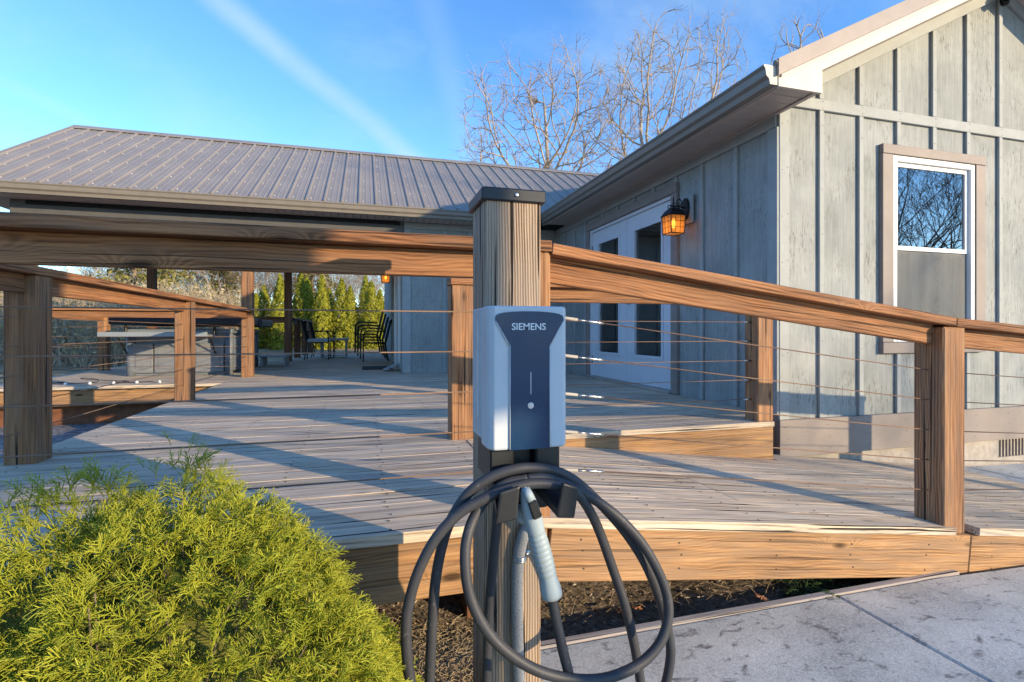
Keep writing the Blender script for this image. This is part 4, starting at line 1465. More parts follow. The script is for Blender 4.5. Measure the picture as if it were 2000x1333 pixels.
# ---------------------------------------------------------------- lanterns and gable light
def lantern(loc, label, lit=True, s=1.0):
    """carriage lantern whose plate is fixed at loc on a wall facing -X"""
    L0 = Vector(loc)
    t_ = thing('wall_lantern', loc, label, 'lantern', 'carriage lanterns beside the doors')
    Mx = Matrix.Translation(L0) @ Matrix.Scale(s, 4)
    part('mount_block', MB().box(-0.022, -0.001, -0.085, 0.085, -0.14, 0.13).mesh('mount_block', bevel=0.002), 'batten_paint', t_, Mx)
    pl = [(0.055 * math.cos(a), 0.105 * math.sin(a)) for a in np.linspace(0, 2 * math.pi, 17)[:-1]]
    part('back_plate', MB().prism(pl, 'x', -0.023, -0.048).mesh('back_plate', bevel=0.004), 'black_metal', t_, Mx)
    m = MB()
    m.tube(spline([(-0.045, 0, 0.01), (-0.10, 0, 0.018), (-0.16, 0, 0.02), (-0.20, 0, 0.022)], 4), 0.0075, 8)
    sc = [(-0.10 - 0.032 * math.cos(a) * (1 - a / 14), 0, 0.055 + 0.038 * math.sin(a) * (1 - a / 14)) for a in np.linspace(-0.6, 6.0, 22)]
    m.tube(sc, 0.0048, 6)
    m.tube([(-0.205 - 0.02 * math.cos(a) * (1 - a / 9), 0, 0.008 + 0.02 * math.sin(a) * (1 - a / 9)) for a in np.linspace(-1.2, 5.0, 16)], 0.0045, 6)
    m.tube(spline([(-0.048, 0, -0.06), (-0.08, 0, -0.04), (-0.10, 0, -0.0), (-0.105, 0, 0.016)], 4), 0.005, 6)
    part('arm', m.mesh('arm', True), 'black_metal', t_, Mx)
    cx = -0.165
    part('finial', MB().tube([(cx, 0, 0.0), (cx, 0, 0.03), (cx, 0, 0.045), (cx, 0, 0.06), (cx, 0, 0.075), (cx, 0, 0.115)], [0.008, 0.006, 0.013, 0.006, 0.008, 0.0015], 8).mesh('finial', True), 'black_metal', t_, Mx)
    zt_, zb_ = -0.075, -0.245
    m = MB()
    prof = [(0.018, 0.003), (0.040, -0.008), (0.062, -0.030), (0.076, -0.058), (0.090, zt_)]
    vs, fs = [], []
    for r, z in prof:
        vs += [(cx - r, -r, z), (cx + r, -r, z), (cx + r, r, z), (cx - r, r, z)]
    for i in range(len(prof) - 1):
        for k in range(4):
            fs.append((i * 4 + k, i * 4 + (k + 1) % 4, i * 4 + 4 + (k + 1) % 4, i * 4 + 4 + k))
    fs.append((0, 1, 2, 3))
    m.add(vs, fs)
    m.fix = True
    part('lantern_roof', m.mesh('lantern_roof'), 'black_metal', t_, Mx)
    ht, hb = 0.078, 0.070
    cage = MB()

    def pt(sx, sy, f):
        hh = ht + (hb - ht) * f
        return (cx + sx * hh, sy * hh, zt_ + (zb_ - zt_) * f)
    cs = [(-1, -1), (1, -1), (1, 1), (-1, 1)]
    for i in range(4):
        a, b = cs[i], cs[(i + 1) % 4]
        cage.tube([pt(*a, 0), pt(*a, 1)], 0.0045, 5)
        for f in (0, 0.333, 0.667, 1.0):
            cage.tube([pt(*a, f), pt(*b, f)], 0.0045 if f in (0, 1.0) else 0.0022, 5)
        for g_ in (0.333, 0.667):
            mx_ = (a[0] + (b[0] - a[0]) * g_, a[1] + (b[1] - a[1]) * g_)
            cage.tube([pt(*mx_, 0), pt(*mx_, 1)], 0.0022, 5)
        q = 0.96
        vs = [Vector(pt(a[0] * q, a[1] * q, 0)), Vector(pt(b[0] * q, b[1] * q, 0)), Vector(pt(b[0] * q, b[1] * q, 1)), Vector(pt(a[0] * q, a[1] * q, 1))]
        part('pane', MB().add(vs, [(0, 1, 2, 3)]).mesh('pane'), 'amber_glass', t_, Mx)
    part('cage', cage.mesh('cage'), 'black_metal', t_, Mx)
    if lit:
        prof = [(0.006, -0.10), (0.014, -0.115), (0.024, -0.135), (0.026, -0.155), (0.018, -0.178), (0.004, -0.190)]
        part('bulb', MB().tube([(cx, 0, z) for r, z in prof], [r for r, z in prof], 12).mesh('bulb', True), 'bulb', t_, Mx)
        ld = bpy.data.lights.new('lantern_light', 'POINT')
        ld.energy = 0.22
        ld.color = (1.0, 0.50, 0.16)
        ld.shadow_soft_size = 0.04
        lo = bpy.data.objects.new('lantern_light', ld)
        link(lo, t_, Matrix.Translation(L0 + Vector((cx * s, 0, -0.215 * s))))
    return t_


lantern((2.975, 4.245, 1.80), 'lit black lantern with amber panes beside the French doors')
lantern((0.535, 8.42, 1.80), 'black lantern at the near side of the porch door, partly behind the rail', lit=False)
lantern((0.535, 9.95, 1.80), 'small lit lantern at the far side of the porch door, above the stacked chairs')

gl = thing('security_light', (5.40, 3.145, 3.53), 'small black security light under the gable peak', 'light')
part('mount', MB().tube([(5.40, 3.146, 3.535), (5.40, 3.115, 3.535), (5.40, 3.11, 3.535)], [0.04, 0.04, 0.02], 12).mesh('mount', True), 'black_metal', gl)
part('head', MB().tube([(5.40, 3.12, 3.535), (5.365, 3.07, 3.525), (5.35, 3.05, 3.52)], [0.014, 0.014, 0.02], 8).tube([(5.39, 3.07, 3.55), (5.33, 3.01, 3.505), (5.325, 3.005, 3.50)], [0.02, 0.042, 0.036], 12).mesh('head', True), 'black_metal', gl)
part('lens', MB().tube([(5.3245, 3.0045, 3.4995), (5.321, 3.001, 3.497)], 0.03, 12).mesh('lens', True), 'steel', gl)

# ---------------------------------------------------------------- hot tub
tub = thing('hot_tub', (-2.6, 9.2, 0), 'grey hot tub with dark folded cover standing on the porch', 'hot tub')
TXa, TXb, TYa, TYb = -3.22, -1.90, 8.40, 10.35
m = MB().box(TXa + 0.05, TXb - 0.05, TYa + 0.05, TYb - 0.05, 0.0, 0.62)
part('base', m.mesh('base', bevel=0.01), 'tub_slate', tub)
for i, (a, b) in enumerate(((TXa + 0.06, -2.90), (-2.885, -2.42), (-2.405, TXb - 0.10))):
    pn = part('side_panel', MB().box(a, b, TYa, TYa + 0.049, 0.04, 0.46).mesh('side_panel', bevel=0.012, seg=2), 'tub_grey', tub)
    part('inset', MB().box(a + 0.05, b - 0.05, TYa - 0.008, TYa - 0.001, 0.10, 0.40).mesh('inset', bevel=0.003), 'tub_grey', pn)
for a, b in ((TYa + 0.10, 9.35), (9.37, TYb - 0.10)):
    pn = part('side_panel', MB().box(TXb - 0.049, TXb, a, b, 0.04, 0.58).mesh('side_panel', bevel=0.012, seg=2), 'tub_slate', tub)
    part('inset', MB().box(TXb + 0.001, TXb + 0.008, a + 0.06, b - 0.06, 0.10, 0.52).mesh('inset', bevel=0.003), 'tub_slate', pn)
for cxy in ((TXb - 0.04, TYa + 0.04), (TXa + 0.04, TYa + 0.04), (TXb - 0.04, TYb - 0.04)):
    part('corner', MB().tube([(*cxy, 0.0), (*cxy, 0.62)], 0.055, 14).mesh('corner', True), 'tub_slate', tub)
part('rim', MB().box(TXa - 0.02, TXb + 0.02, TYa - 0.02, TYb + 0.02, 0.60, 0.67).mesh('rim', bevel=0.02, seg=2), 'tub_slate', tub)
part('cover', MB().box(TXa - 0.16, TXb + 0.20, TYa - 0.16, 9.36, 0.725, 0.85).mesh('cover', bevel=0.03, seg=3), 'tub_cover', tub)
part('cover', MB().box(TXa - 0.12, TXb + 0.24, 9.38, TYb + 0.10, 0.71, 0.835).mesh('cover', bevel=0.03, seg=3), 'tub_cover', tub)
sh = part('cover_shelf', MB().box(TXa - 0.20, TXb - 0.22, 8.06, 8.34, 0.56, 0.59).box(TXa - 0.20, TXb - 0.22, 8.04, 8.06, 0.56, 0.625).mesh('cover_shelf', bevel=0.006), 'tub_shelf', tub)
for x in (TXa + 0.02, -2.45, TXb - 0.2):
    part('bracket', MB().tube([(x, 8.10, 0.545), (x, 8.38, 0.30)], 0.012, 6).tube([(x, 8.32, 0.585), (x, 8.32, 0.72)], 0.02, 6).mesh('bracket'), 'black_metal', sh)
part('lifter_arm', MB().tube([(TXb + 0.05, 8.5, 0.66), (TXb + 0.10, 9.37, 0.74), (TXa - 0.1, 9.37, 0.76)], 0.014, 8).mesh('lifter_arm', True), 'steel', tub)
m = MB().box(-1.85, -1.35, 10.0, 10.6, 0.17, 0.20).box(-1.80, -1.77, 10.05, 10.55, 0.0, 0.17).box(-1.42, -1.39, 10.05, 10.55, 0.0, 0.17)
tag(part('tub_step', m.mesh('tub_step', bevel=0.004), 'tub_shelf'), 'low pale step beside the hot tub on the porch', 'step')
# string of lights lying on the porch edge
m = MB()
pts = []
for k in range(60):
    a = k * 0.42
    pts.append((-4.0 + k * 0.022 + 0.16 * math.cos(a), 7.45 + 0.12 * math.sin(a), 0.008 + 0.05 * max(0, math.sin(a * 0.5))))
ls = tag(part('light_string', MB().tube(spline(pts, 3), 0.004, 5).mesh('light_string', True), 'black_metal'), 'coiled wire string of lights lying on the porch edge', 'string lights')
for k in range(6):
    x = -3.62 + k * 0.24
    part('bulb', MB().tube([(x, 7.22, 0.003), (x, 7.22, 0.02), (x, 7.22, 0.034)], [0.016, 0.018, 0.006], 8).mesh('bulb', True), 'logo_white', ls)

# ---------------------------------------------------------------- porch furniture
def patio_chair(loc, face, label, group=None, cushion=True):
    """metal armchair; face = rotation about Z, seat opens towards local +X"""
    t_ = bpy.data.objects.new('patio_chair', None)
    Mx = Matrix.Translation(loc) @ Matrix.Rotation(face, 4, 'Z')
    link(t_, None, Mx)
    tag(t_, label, 'chair', group)
    fr = MB()
    for sy in (-0.27, 0.27):
        fr = MB()
        fr.tube(spline([(0.24, sy, 0.0), (0.235, sy, 0.40), (0.225, sy, 0.58), (0.17, sy, 0.635), (0.05, sy, 0.64), (-0.22, sy, 0.625)], 4), 0.013, 7)
        fr.tube(spline([(-0.27, sy, 0.0), (-0.22, sy, 0.30), (-0.22, sy, 0.42), (-0.28, sy, 0.68), (-0.33, sy, 0.88)], 4), 0.013, 7)
        fr.tube([(0.235, sy, 0.39), (-0.22, sy, 0.38)], 0.011, 6)
        part('side_frame', fr.mesh('side_frame', True), 'black_metal', t_, Mx)
    part('crossbar', MB().tube([(0.235, -0.27, 0.39), (0.235, 0.27, 0.39)], 0.011, 6).tube([(-0.33, -0.27, 0.87), (-0.33, 0.27, 0.87)], 0.013, 6).mesh('crossbar', True), 'black_metal', t_, Mx)
    m = MB()
    for k in range(9):
        yy = -0.22 + k * 0.055
        m.tube([(-0.225, yy, 0.42), (-0.325, yy, 0.86)], 0.016, 4)
    part('backrest', m.mesh('backrest'), 'black_metal', t_, Mx)
    if cushion:
        part('cushion', MB().box(-0.21, 0.25, -0.25, 0.25, 0.395, 0.465).mesh('cushion', bevel=0.02, seg=2), 'cushion', t_, Mx)
    else:
        part('seat', MB().box(-0.21, 0.235, -0.255, 0.255, 0.385, 0.40).mesh('seat', bevel=0.004), 'black_metal', t_, Mx)
    return t_


patio_chair((-1.02, 12.35, 0.0), 0.0, 'black patio armchair with pale cushion facing the house', 'porch chairs')
patio_chair((-0.98, 13.5, 0.0), 0.0, 'black patio armchair half hidden behind the cushioned chair', 'porch chairs')
for k, lab in enumerate(('lowest black chair in the stack by the porch door', 'second lowest black chair in the stack by the porch door', 'second from top black chair in the stack by the porch door', 'topmost black chair in the stack by the porch door')):
    patio_chair((0.20 - 0.055 * k, 11.3 + 0.01 * k, 0.062 * k), math.pi, lab, 'stacked porch chairs', cushion=False)
tbl = thing('patio_table', (-0.75, 13.0, 0), 'low pale patio table beside the black armchairs', 'table')
part('table_top', MB().box(-1.05, -0.38, 12.75, 13.35, 0.42, 0.47).mesh('table_top', bevel=0.005), 'tub_shelf', tbl)
for x in (-1.01, -0.46):
    for y in (12.79, 13.27):
        part('leg', MB().box(x, x + 0.04, y, y + 0.04, 0.0, 0.419).mesh('leg'), 'tub_shelf', tbl)
part('lower_shelf', MB().box(-0.965, -0.465, 12.84, 13.26, 0.05, 0.07).mesh('lower_shelf'), 'tub_shelf', tbl)
tag(part('door_mat', MB().box(-0.05, 0.44, 8.75, 9.45, 0.004, 0.016).mesh('door_mat', bevel=0.003), 'mat_dark'), 'dark door mat in front of the porch door', 'mat')
m = MB().add([(0.28, 8.30, 0.004), (0.50, 8.30, 0.10), (0.50, 8.66, 0.10), (0.28, 8.66, 0.004), (0.285, 8.30, 0.022), (0.505, 8.30, 0.118), (0.505, 8.66, 0.118), (0.285, 8.66, 0.022)], [(0, 3, 2, 1), (4, 5, 6, 7), (0, 1, 5, 4), (1, 2, 6, 5), (2, 3, 7, 6), (3, 0, 4, 7)])
tag(part('splash_board', m.mesh('splash_board'), 'tub_shelf'), 'small pale board leaning against the wall by the door mat', 'board')

# ---------------------------------------------------------------- vegetation
def seg_mesh(name, segs, smooth=True):
    """segs: list of (p0, p1, r0, r1, sides) -> one mesh of tapering tubes"""
    VV, FF, off = [], [], 0
    for k in sorted(set(s[4] for s in segs)):
        S = [s for s in segs if s[4] == k]
        p0 = np.array([s[0] for s in S])
        p1 = np.array([s[1] for s in S])
        r0 = np.array([s[2] for s in S])[:, None, None]
        r1 = np.array([s[3] for s in S])[:, None, None]
        d = p1 - p0
        d /= np.linalg.norm(d, axis=1, keepdims=True) + 1e-9
        ref = np.where(np.abs(d[:, 2:3]) < 0.9, np.array([[0, 0, 1.0]]), np.array([[1.0, 0, 0]]))
        u = np.cross(d, ref)
        u /= np.linalg.norm(u, axis=1, keepdims=True)
        w = np.cross(d, u)
        a = np.arange(k) * 2 * math.pi / k
        ring = u[:, None, :] * np.cos(a)[None, :, None] + w[:, None, :] * np.sin(a)[None, :, None]
        A = p0[:, None, :] + ring * r0
        B = p1[:, None, :] + ring * r1
        VV.append(np.concatenate([A, B], axis=1).reshape(-1, 3))
        n = len(S)
        base = off + np.arange(n)[:, None] * 2 * k
        i = np.arange(k)
        j = (i + 1) % k
        FF.append(np.stack([base + i, base + j, base + k + j, base + k + i], axis=2).reshape(-1, 4))
        off += n * 2 * k
    return np_mesh(name, np.concatenate(VV), np.concatenate(FF), smooth)


def bare_tree(seed, H, trunk_r, fork, spread, levels=5, up=0.35, density=1.0, rmin=0.006):
    """segments of a leafless tree, base at the origin; returns (trunk segs, branch segs)"""
    R = random.Random(seed)
    trunk, br = [], []

    def rnd():
        return Vector((R.gauss(0, 1), R.gauss(0, 1), R.gauss(0, 1)))

    def grow(p, d, L, r, lev):
        n = 5 if lev < 3 else 4
        kids = {0: 0, 1: 6, 2: 5, 3: 4, 4: 3}.get(lev, 0)
        kids = int(round(kids * density))
        pts = []
        q, dd = p.copy(), d.copy()
        for i in range(n):
            dd = (dd + rnd() * (0.13 if lev < 2 else 0.2) + Vector((0, 0, up * 0.25))).normalized()
            q2 = q + dd * (L / n)
            ra = max(r * (1 - 0.7 * i / n), rmin)
            rb = max(r * (1 - 0.7 * (i + 1) / n), rmin * 0.8)
            sides = 7 if lev == 0 else 6 if lev == 1 else 4 if lev == 2 else 3
            (trunk if lev == 0 else br).append((tuple(q), tuple(q2), ra, rb, sides))
            pts.append((q2.copy(), dd.copy(), rb))
            q = q2
        if lev < levels:
            for c in range(kids):
                f = R.uniform(0.25, 1.0)
                i = min(n - 1, int(f * n))
                b, bd, brd = pts[i]
                side = rnd()
                side = (side - bd * side.dot(bd)).normalized()
                ang = R.uniform(0.4, 0.95)
                nd = (bd * math.cos(ang) + side * math.sin(ang) + Vector((0, 0, up * 0.4))).normalized()
                grow(b, nd, L * R.uniform(0.42, 0.66), max(brd * 0.66, rmin), lev + 1)

    hz = H * fork
    p = Vector((0, 0, 0))
    d = Vector((0, 0, 1))
    n = 7
    r = trunk_r
    for i in range(n):
        d = (d + Vector((R.gauss(0, 0.05), R.gauss(0, 0.05), 0.1))).normalized()
        q = p + d * (hz / n)
        r2 = trunk_r * (1 - 0.35 * (i + 1) / n)
        trunk.append((tuple(p), tuple(q), r, r2, 9))
        p, r = q, r2
    nl = R.randint(5, 7)
    for i in range(nl):
        a = 2 * math.pi * (i + R.uniform(-0.25, 0.25)) / nl
        tilt = spread * R.uniform(0.45, 1.15)
        nd = Vector((math.cos(a) * math.sin(tilt), math.sin(a) * math.sin(tilt), math.cos(tilt)))
        grow(p - Vector((0, 0, R.uniform(0, hz * 0.18))), nd, (H - hz) * R.uniform(0.62, 0.85) / max(0.75, math.cos(tilt * 0.6)), r * R.uniform(0.45, 0.7), 1)
    top = max(max(s[1][2] for s in br), max(s[1][2] for s in trunk))
    k = H / top
    sc = lambda S: [(tuple(q * k for q in s[0]), tuple(q * k for q in s[1]), s[2], s[3], s[4]) for s in S]
    return sc(trunk), sc(br)


def grown_tree(seed, base_h, H, cr, trunk_r, lean=(0, 0), n_att=1100, step=0.34, flat=1.0, twig=0.0085):
    """branches grown towards points spread through the crown; the crown is a vase of radius cr between base_h and H"""
    R = np.random.default_rng(seed)
    att = []
    ch = H - base_h
    while len(att) < n_att:
        q = R.uniform(-1, 1, 3)
        h = (q[2] + 1) / 2
        rmax = (0.30 + 0.70 * math.sin(math.pi * (0.16 + 0.70 * h))) * (1 + 0.22 * math.sin(5 * math.atan2(q[1], q[0]) + seed))
        if math.hypot(q[0], q[1]) > rmax or (R.random() < 0.55 and math.hypot(q[0], q[1]) < 0.55 * rmax and h < 0.8):
            continue
        att.append((q[0] * cr + lean[0] * h, q[1] * cr * flat + lean[1] * h, base_h + h * ch))
    att = np.array(att)
    nodes = [np.array([0.0, 0.0, 0.0])]
    par = [-1]
    while nodes[-1][2] < base_h * 0.86:
        p = nodes[-1] + np.array([R.normal(0, 0.035) + lean[0] * 0.01, R.normal(0, 0.035), step])
        par.append(len(nodes) - 1)
        nodes.append(p)
    best = np.full(len(att), 1e9)
    bi = np.zeros(len(att), int)
    new = range(len(nodes))
    alive = np.ones(len(att), bool)
    for it in range(90):
        for k in new:
            d = np.linalg.norm(att - nodes[k], axis=1)
            m_ = d < best
            best[m_] = d[m_]
            bi[m_] = k
        alive &= best > step * 1.5
        idx = np.nonzero(alive & (best < 5.0))[0]
        if len(idx) == 0:
            break
        groups = {}
        for i_ in idx:
            groups.setdefault(bi[i_], []).append(i_)
        start = len(nodes)
        for k, li in groups.items():
            v_ = att[li] - nodes[k]
            v_ /= np.linalg.norm(v_, axis=1, keepdims=True)
            d = v_.sum(0)
            if par[k] >= 0:
                pd_ = nodes[k] - nodes[par[k]]
                d = d / (np.linalg.norm(d) + 1e-9) + 0.9 * pd_ / (np.linalg.norm(pd_) + 1e-9)
            d = d / (np.linalg.norm(d) + 1e-9) + R.normal(0, 0.08, 3) + np.array([0, 0, 0.06])
            d /= np.linalg.norm(d)
            q = nodes[k] + d * step
            nodes.append(q)
            par.append(k)
        new = range(start, len(nodes))
        if len(nodes) > 7000:
            break
    n = len(nodes)
    w = np.zeros(n)
    kids = np.zeros(n, int)
    for k in range(n - 1, 0, -1):
        if kids[k] == 0:
            w[k] = 1.0
        w[par[k]] += w[k]
        kids[par[k]] += 1
    rad = twig + (trunk_r - twig) * (w / max(w[0], 1)) ** 0.58
    trunk, br = [], []
    for k in range(1, n):
        j = par[k]
        r0, r1 = min(rad[j], rad[k] * 1.35), rad[k]
        main = w[k] > 0.35 * w[0]
        (trunk if main else br).append((tuple(nodes[j]), tuple(nodes[k]), r0, r1, 8 if r1 > 0.06 else 5 if r1 > 0.025 else 3))
        if kids[k] == 0 or (w[k] < 6 and R.random() < 0.5):
            for _ in range(5 if kids[k] == 0 else 2):
                d = nodes[k] - nodes[j]
                d = d / np.linalg.norm(d) + R.normal(0, 0.45, 3)
                d /= np.linalg.norm(d)
                L = R.uniform(0.35, 0.85)
                m_ = nodes[k] + d * L * 0.5
                e_ = m_ + (d + R.normal(0, 0.25, 3)) * L * 0.5
                br.append((tuple(nodes[k]), tuple(m_), twig * 0.9, twig * 0.75, 3))
                br.append((tuple(m_), tuple(e_), twig * 0.75, twig * 0.6, 3))
    return trunk, br


def place_tree(name, segs, loc, label, group, bark='bark_pale', rz=0.0, s=1.0):
    t_ = bpy.data.objects.new(name, None)
    Mx = Matrix.Translation(loc) @ Matrix.Rotation(rz, 4, 'Z') @ Matrix.Scale(s, 4)
    link(t_, None, Mx)
    tag(t_, label, 'tree', group)
    part('trunk', seg_mesh('trunk', segs[0]), bark, t_, Mx)
    part('crown', seg_mesh('crown', segs[1]), bark, t_, Mx)
    return t_


def gz(x, y):
    return ground_z(x, y) - 0.05


place_tree('bare_tree', grown_tree(3, 7.4, 14.7, 4.7, 0.27, n_att=2000), (9.4, 26, gz(9.4, 26)), 'tall spreading leafless tree rising behind the porch roof ridge', 'tall bare trees behind the house')
place_tree('bare_tree', grown_tree(8, 8.6, 17.6, 4.2, 0.27, lean=(2.0, 0), n_att=2000), (14.9, 25, gz(14.9, 25)), 'tall upright leafless tree rising behind the house gutter', 'tall bare trees behind the house')
place_tree('bare_tree', grown_tree(21, 12.0, 18.9, 1.7, 0.22, n_att=500), (24.2, 24, gz(24.2, 24)), 'bare treetop showing above the gable roof', 'tall bare trees behind the house')
# trees beyond the drive, seen in the gable window's reflection
place_tree('bare_tree', bare_tree(31, 11.0, 0.2, 0.22, 0.95, 5), (19.5, -9.2, gz(19.5, -9.2)), 'leafless tree across the drive, mirrored in the gable window', 'bare trees across the drive', 'bark_brown')
place_tree('bare_tree', bare_tree(32, 12.0, 0.2, 0.20, 0.9, 5), (24.5, -9.0, gz(24, -9)), 'second leafless tree across the drive, mirrored in the gable window', 'bare trees across the drive', 'bark_brown')

# woodland behind the porch: three built trees, copied
protos = []
for k, (sd, hh) in enumerate(((41, 8.0), (42, 9.0), (43, 7.0))):
    protos.append(bare_tree(sd, hh, 0.11, 0.16, 0.75, 4, density=1.1))
WLAB = 'bare grey-brown tree in the wood beyond the porch'
pobj = []
spots = []
Rw = random.Random(5)
for i in range(46):
    px = -40 + i * 18 + Rw.uniform(-14, 14)
    dist = Rw.uniform(28, 46)
    d = pix_dir(px, 648)
    spots.append((d.x * dist, d.y * dist, Rw.uniform(0.75, 1.05) * (0.5 if px < 200 else 0.9)))
for i, (x, y, s_) in enumerate(spots):
    k = i % 3
    Mx = Matrix.Translation((x, y, gz(x, y))) @ Matrix.Rotation(Rw.uniform(0, 6.28), 4, 'Z') @ Matrix.Scale(s_, 4)
    if i < 3:
        o = place_tree('woodland_tree', protos[k], (x, y, gz(x, y)), WLAB, 'bare woodland trees', 'bark_pale' if k != 1 else 'bark_brown', 0.0, s_)
        pobj.append(o)
    else:
        copy_tree(pobj[k], Mx)


def leaf_cloud(name, P, N, size, mat_jit=0.5):
    """small two-triangle tufts at points P facing about N"""
    n = len(P)
    t_ = np.cross(N, RNG.normal(size=(n, 3)))
    t_ /= np.linalg.norm(t_, axis=1, keepdims=True) + 1e-9
    b = np.cross(N, t_)
    s_ = size * RNG.uniform(0.6, 1.4, (n, 1))
    V = np.stack([P - t_ * s_ * 0.5, P + b * s_ * 0.45 * 0.6, P + t_ * s_ * 0.6, P - b * s_ * 0.45 * 0.6], axis=1).reshape(-1, 3)
    F = np.arange(n * 4).reshape(n, 4)
    return np_mesh(name, V, F)


def arborvitae_mesh(seed, H, rad):
    R = np.random.default_rng(seed)
    n = 5200
    h = R.power(1.25, n)
    h = 1 - h
    h = np.sort(h)
    z = h * H
    prof = np.clip(np.minimum(1.0, (1.02 - h) * 1.75), 0, 1) ** 0.75 * (0.82 + 0.18 * np.minimum(1, h / 0.12))
    a = R.uniform(0, 2 * math.pi, n)
    lump = 1 + 0.13 * np.sin(a * 3 + z * 5.0 + seed) + 0.11 * np.sin(a * 5 - z * 8.0)
    r = rad * prof * lump * R.uniform(0.72, 1.04, n)
    P = np.stack([r * np.cos(a), r * np.sin(a), z], axis=1)
    N = np.stack([np.cos(a), np.sin(a), np.full(n, 0.55)], axis=1) + R.normal(0, 0.45, (n, 3))
    N /= np.linalg.norm(N, axis=1, keepdims=True)
    return leaf_cloud('crown', P, N, 0.085)


arb_mesh = [arborvitae_mesh(k, 1.0 * hh, rr) for k, (hh, rr) in enumerate(((3.6, 0.42), (3.3, 0.46), (3.0, 0.38)))]
core = MB().tube([(0, 0, -0.1), (0, 0, 0.5), (0, 0, 2.2), (0, 0, 2.9)], [0.06, 0.05, 0.03, 0.01], 6).mesh('trunk', True)
atips = [(515, 560), (547, 539), (588, 536), (600, 545), (629, 540), (643, 566), (667, 547), (684, 562), (714, 542), (725, 553), (742, 568), (760, 566), (500, 575)]
atips.sort()
HS = (3.6, 3.3, 3.0)
names = ('first', 'second', 'third', 'fourth', 'fifth', 'sixth', 'seventh', 'eighth', 'ninth', 'tenth', 'eleventh', 'twelfth', 'thirteenth')
for i, (u, v_) in enumerate(atips):
    yy = 24.5 + 0.8 * math.sin(i * 2.3)
    p = ony(u, v_, yy)
    z0 = -0.45
    hh = p.z - z0
    k = i % 3
    s_ = hh / HS[k]
    Mx = Matrix.Translation((p.x, yy, z0)) @ Matrix.Rotation(i * 1.3, 4, 'Z') @ Matrix.Diagonal((1.12, 1.12, s_ * 1.02, 1))
    t_ = bpy.data.objects.new('arborvitae', None)
    link(t_, None, Mx)
    tag(t_, 'golden green columnar arborvitae, %s from the hot tub end of the row' % names[i], 'tree', 'arborvitae row behind the porch')
    part('crown', arb_mesh[k], 'arborvitae_leaf', t_, Mx)
    part('trunk', core, 'bark_brown', t_, Mx)


def pine(seed, H, rad):
    R = random.Random(seed)
    segs = []
    P, N = [], []
    trunk = [((0, 0, 0), (0, 0, H * 0.5), 0.14, 0.09, 8), ((0, 0, H * 0.5), (0, 0, H * 0.97), 0.09, 0.02, 7)]
    z = H * 0.10
    while z < H * 0.97:
        f = 1 - z / H
        for k in range(R.randint(4, 6)):
            a = R.uniform(0, 6.28)
            L = rad * (f ** 0.75) * R.uniform(0.65, 1.1) + 0.1
            p0 = Vector((0, 0, z))
            p1 = Vector((math.cos(a) * L, math.sin(a) * L, z + L * R.uniform(-0.05, 0.25)))
            segs.append((tuple(p0), tuple(p1), 0.03 * f + 0.008, 0.006, 4))
            for q in range(int(L * 26)):
                g_ = R.uniform(0.25, 1.05)
                c = p0.lerp(p1, g_) + Vector((R.gauss(0, 0.13), R.gauss(0, 0.13), R.gauss(0, 0.09)))
                P.append(tuple(c))
                N.append((R.gauss(0, 1), R.gauss(0, 1), R.gauss(0.9, 0.8)))
        z += H * 0.035
    N = np.array(N)
    N /= np.linalg.norm(N, axis=1, keepdims=True)
    return trunk + segs, leaf_cloud('crown', np.array(P), N, 0.19)


for i, (u, yy, hh, rr, lab) in enumerate(((262, 27, 8.2, 2.2, 'tall yellow-green pine beyond the hot tub'), (318, 30, 7.6, 1.9, 'second yellow-green pine beyond the hot tub, next to the bare trees'), (440, 33, 6.6, 1.8, 'pine standing among the bare trees behind the porch posts'), (610, 34, 7.6, 2.2, 'dull green pine behind the arborvitae row'))):
    sgs, cm = pine(60 + i, hh, rr)
    d = pix_dir(u, 648)
    tt = yy / d.y
    x = d.x * tt
    t_ = thing('pine_tree', (x, yy, gz(x, yy)), lab, 'tree', 'evergreens beyond the porch')
    Mx = Matrix.Translation((x, yy, gz(x, yy)))
    part('trunk', seg_mesh('trunk', sgs), 'bark_brown', t_, Mx)
    part('crown', cm, 'pine_leaf', t_, Mx)

# undergrowth on the bank: uncountable twigs and dead leaves
segs, P, N = [], [], []
Ru = random.Random(9)
for i in range(5200):
    px = Ru.uniform(-60, 800)
    dist = Ru.uniform(15.0, 33)
    d = pix_dir(px, 648)
    x, y = d.x * dist, d.y * dist
    if x > -5.2 and y < 26 or (y > 26 and px > 480):
        continue
    z0 = ground_z(x, y)
    hh = Ru.uniform(0.7, 2.6)
    lean = Vector((Ru.gauss(0, 0.4), Ru.gauss(0, 0.4), 1)).normalized()
    p = Vector((x, y, z0))
    q = p + lean * hh
    segs.append((tuple(p), tuple(q), 0.014, 0.006, 3))
    for k in range(4):
        f = Ru.uniform(0.3, 1)
        b = p.lerp(q, f)
        e = b + (lean * 0.5 + Vector((Ru.gauss(0, 0.6), Ru.gauss(0, 0.6), 0.3))) * hh * 0.45
        segs.append((tuple(b), tuple(e), 0.008, 0.003, 3))
        for _ in range(3):
            P.append(tuple(b.lerp(e, Ru.random()) + Vector((Ru.gauss(0, 0.08), Ru.gauss(0, 0.08), Ru.gauss(0, 0.08)))))
            N.append((Ru.gauss(0, 1), Ru.gauss(0, 1), Ru.gauss(0, 1)))
N = np.array(N)
N /= np.linalg.norm(N, axis=1, keepdims=True)
tag(part('undergrowth', seg_mesh('undergrowth', segs), 'brush_twig'), 'tan leafless brush covering the bank beyond the porch', 'brush', kind='stuff')
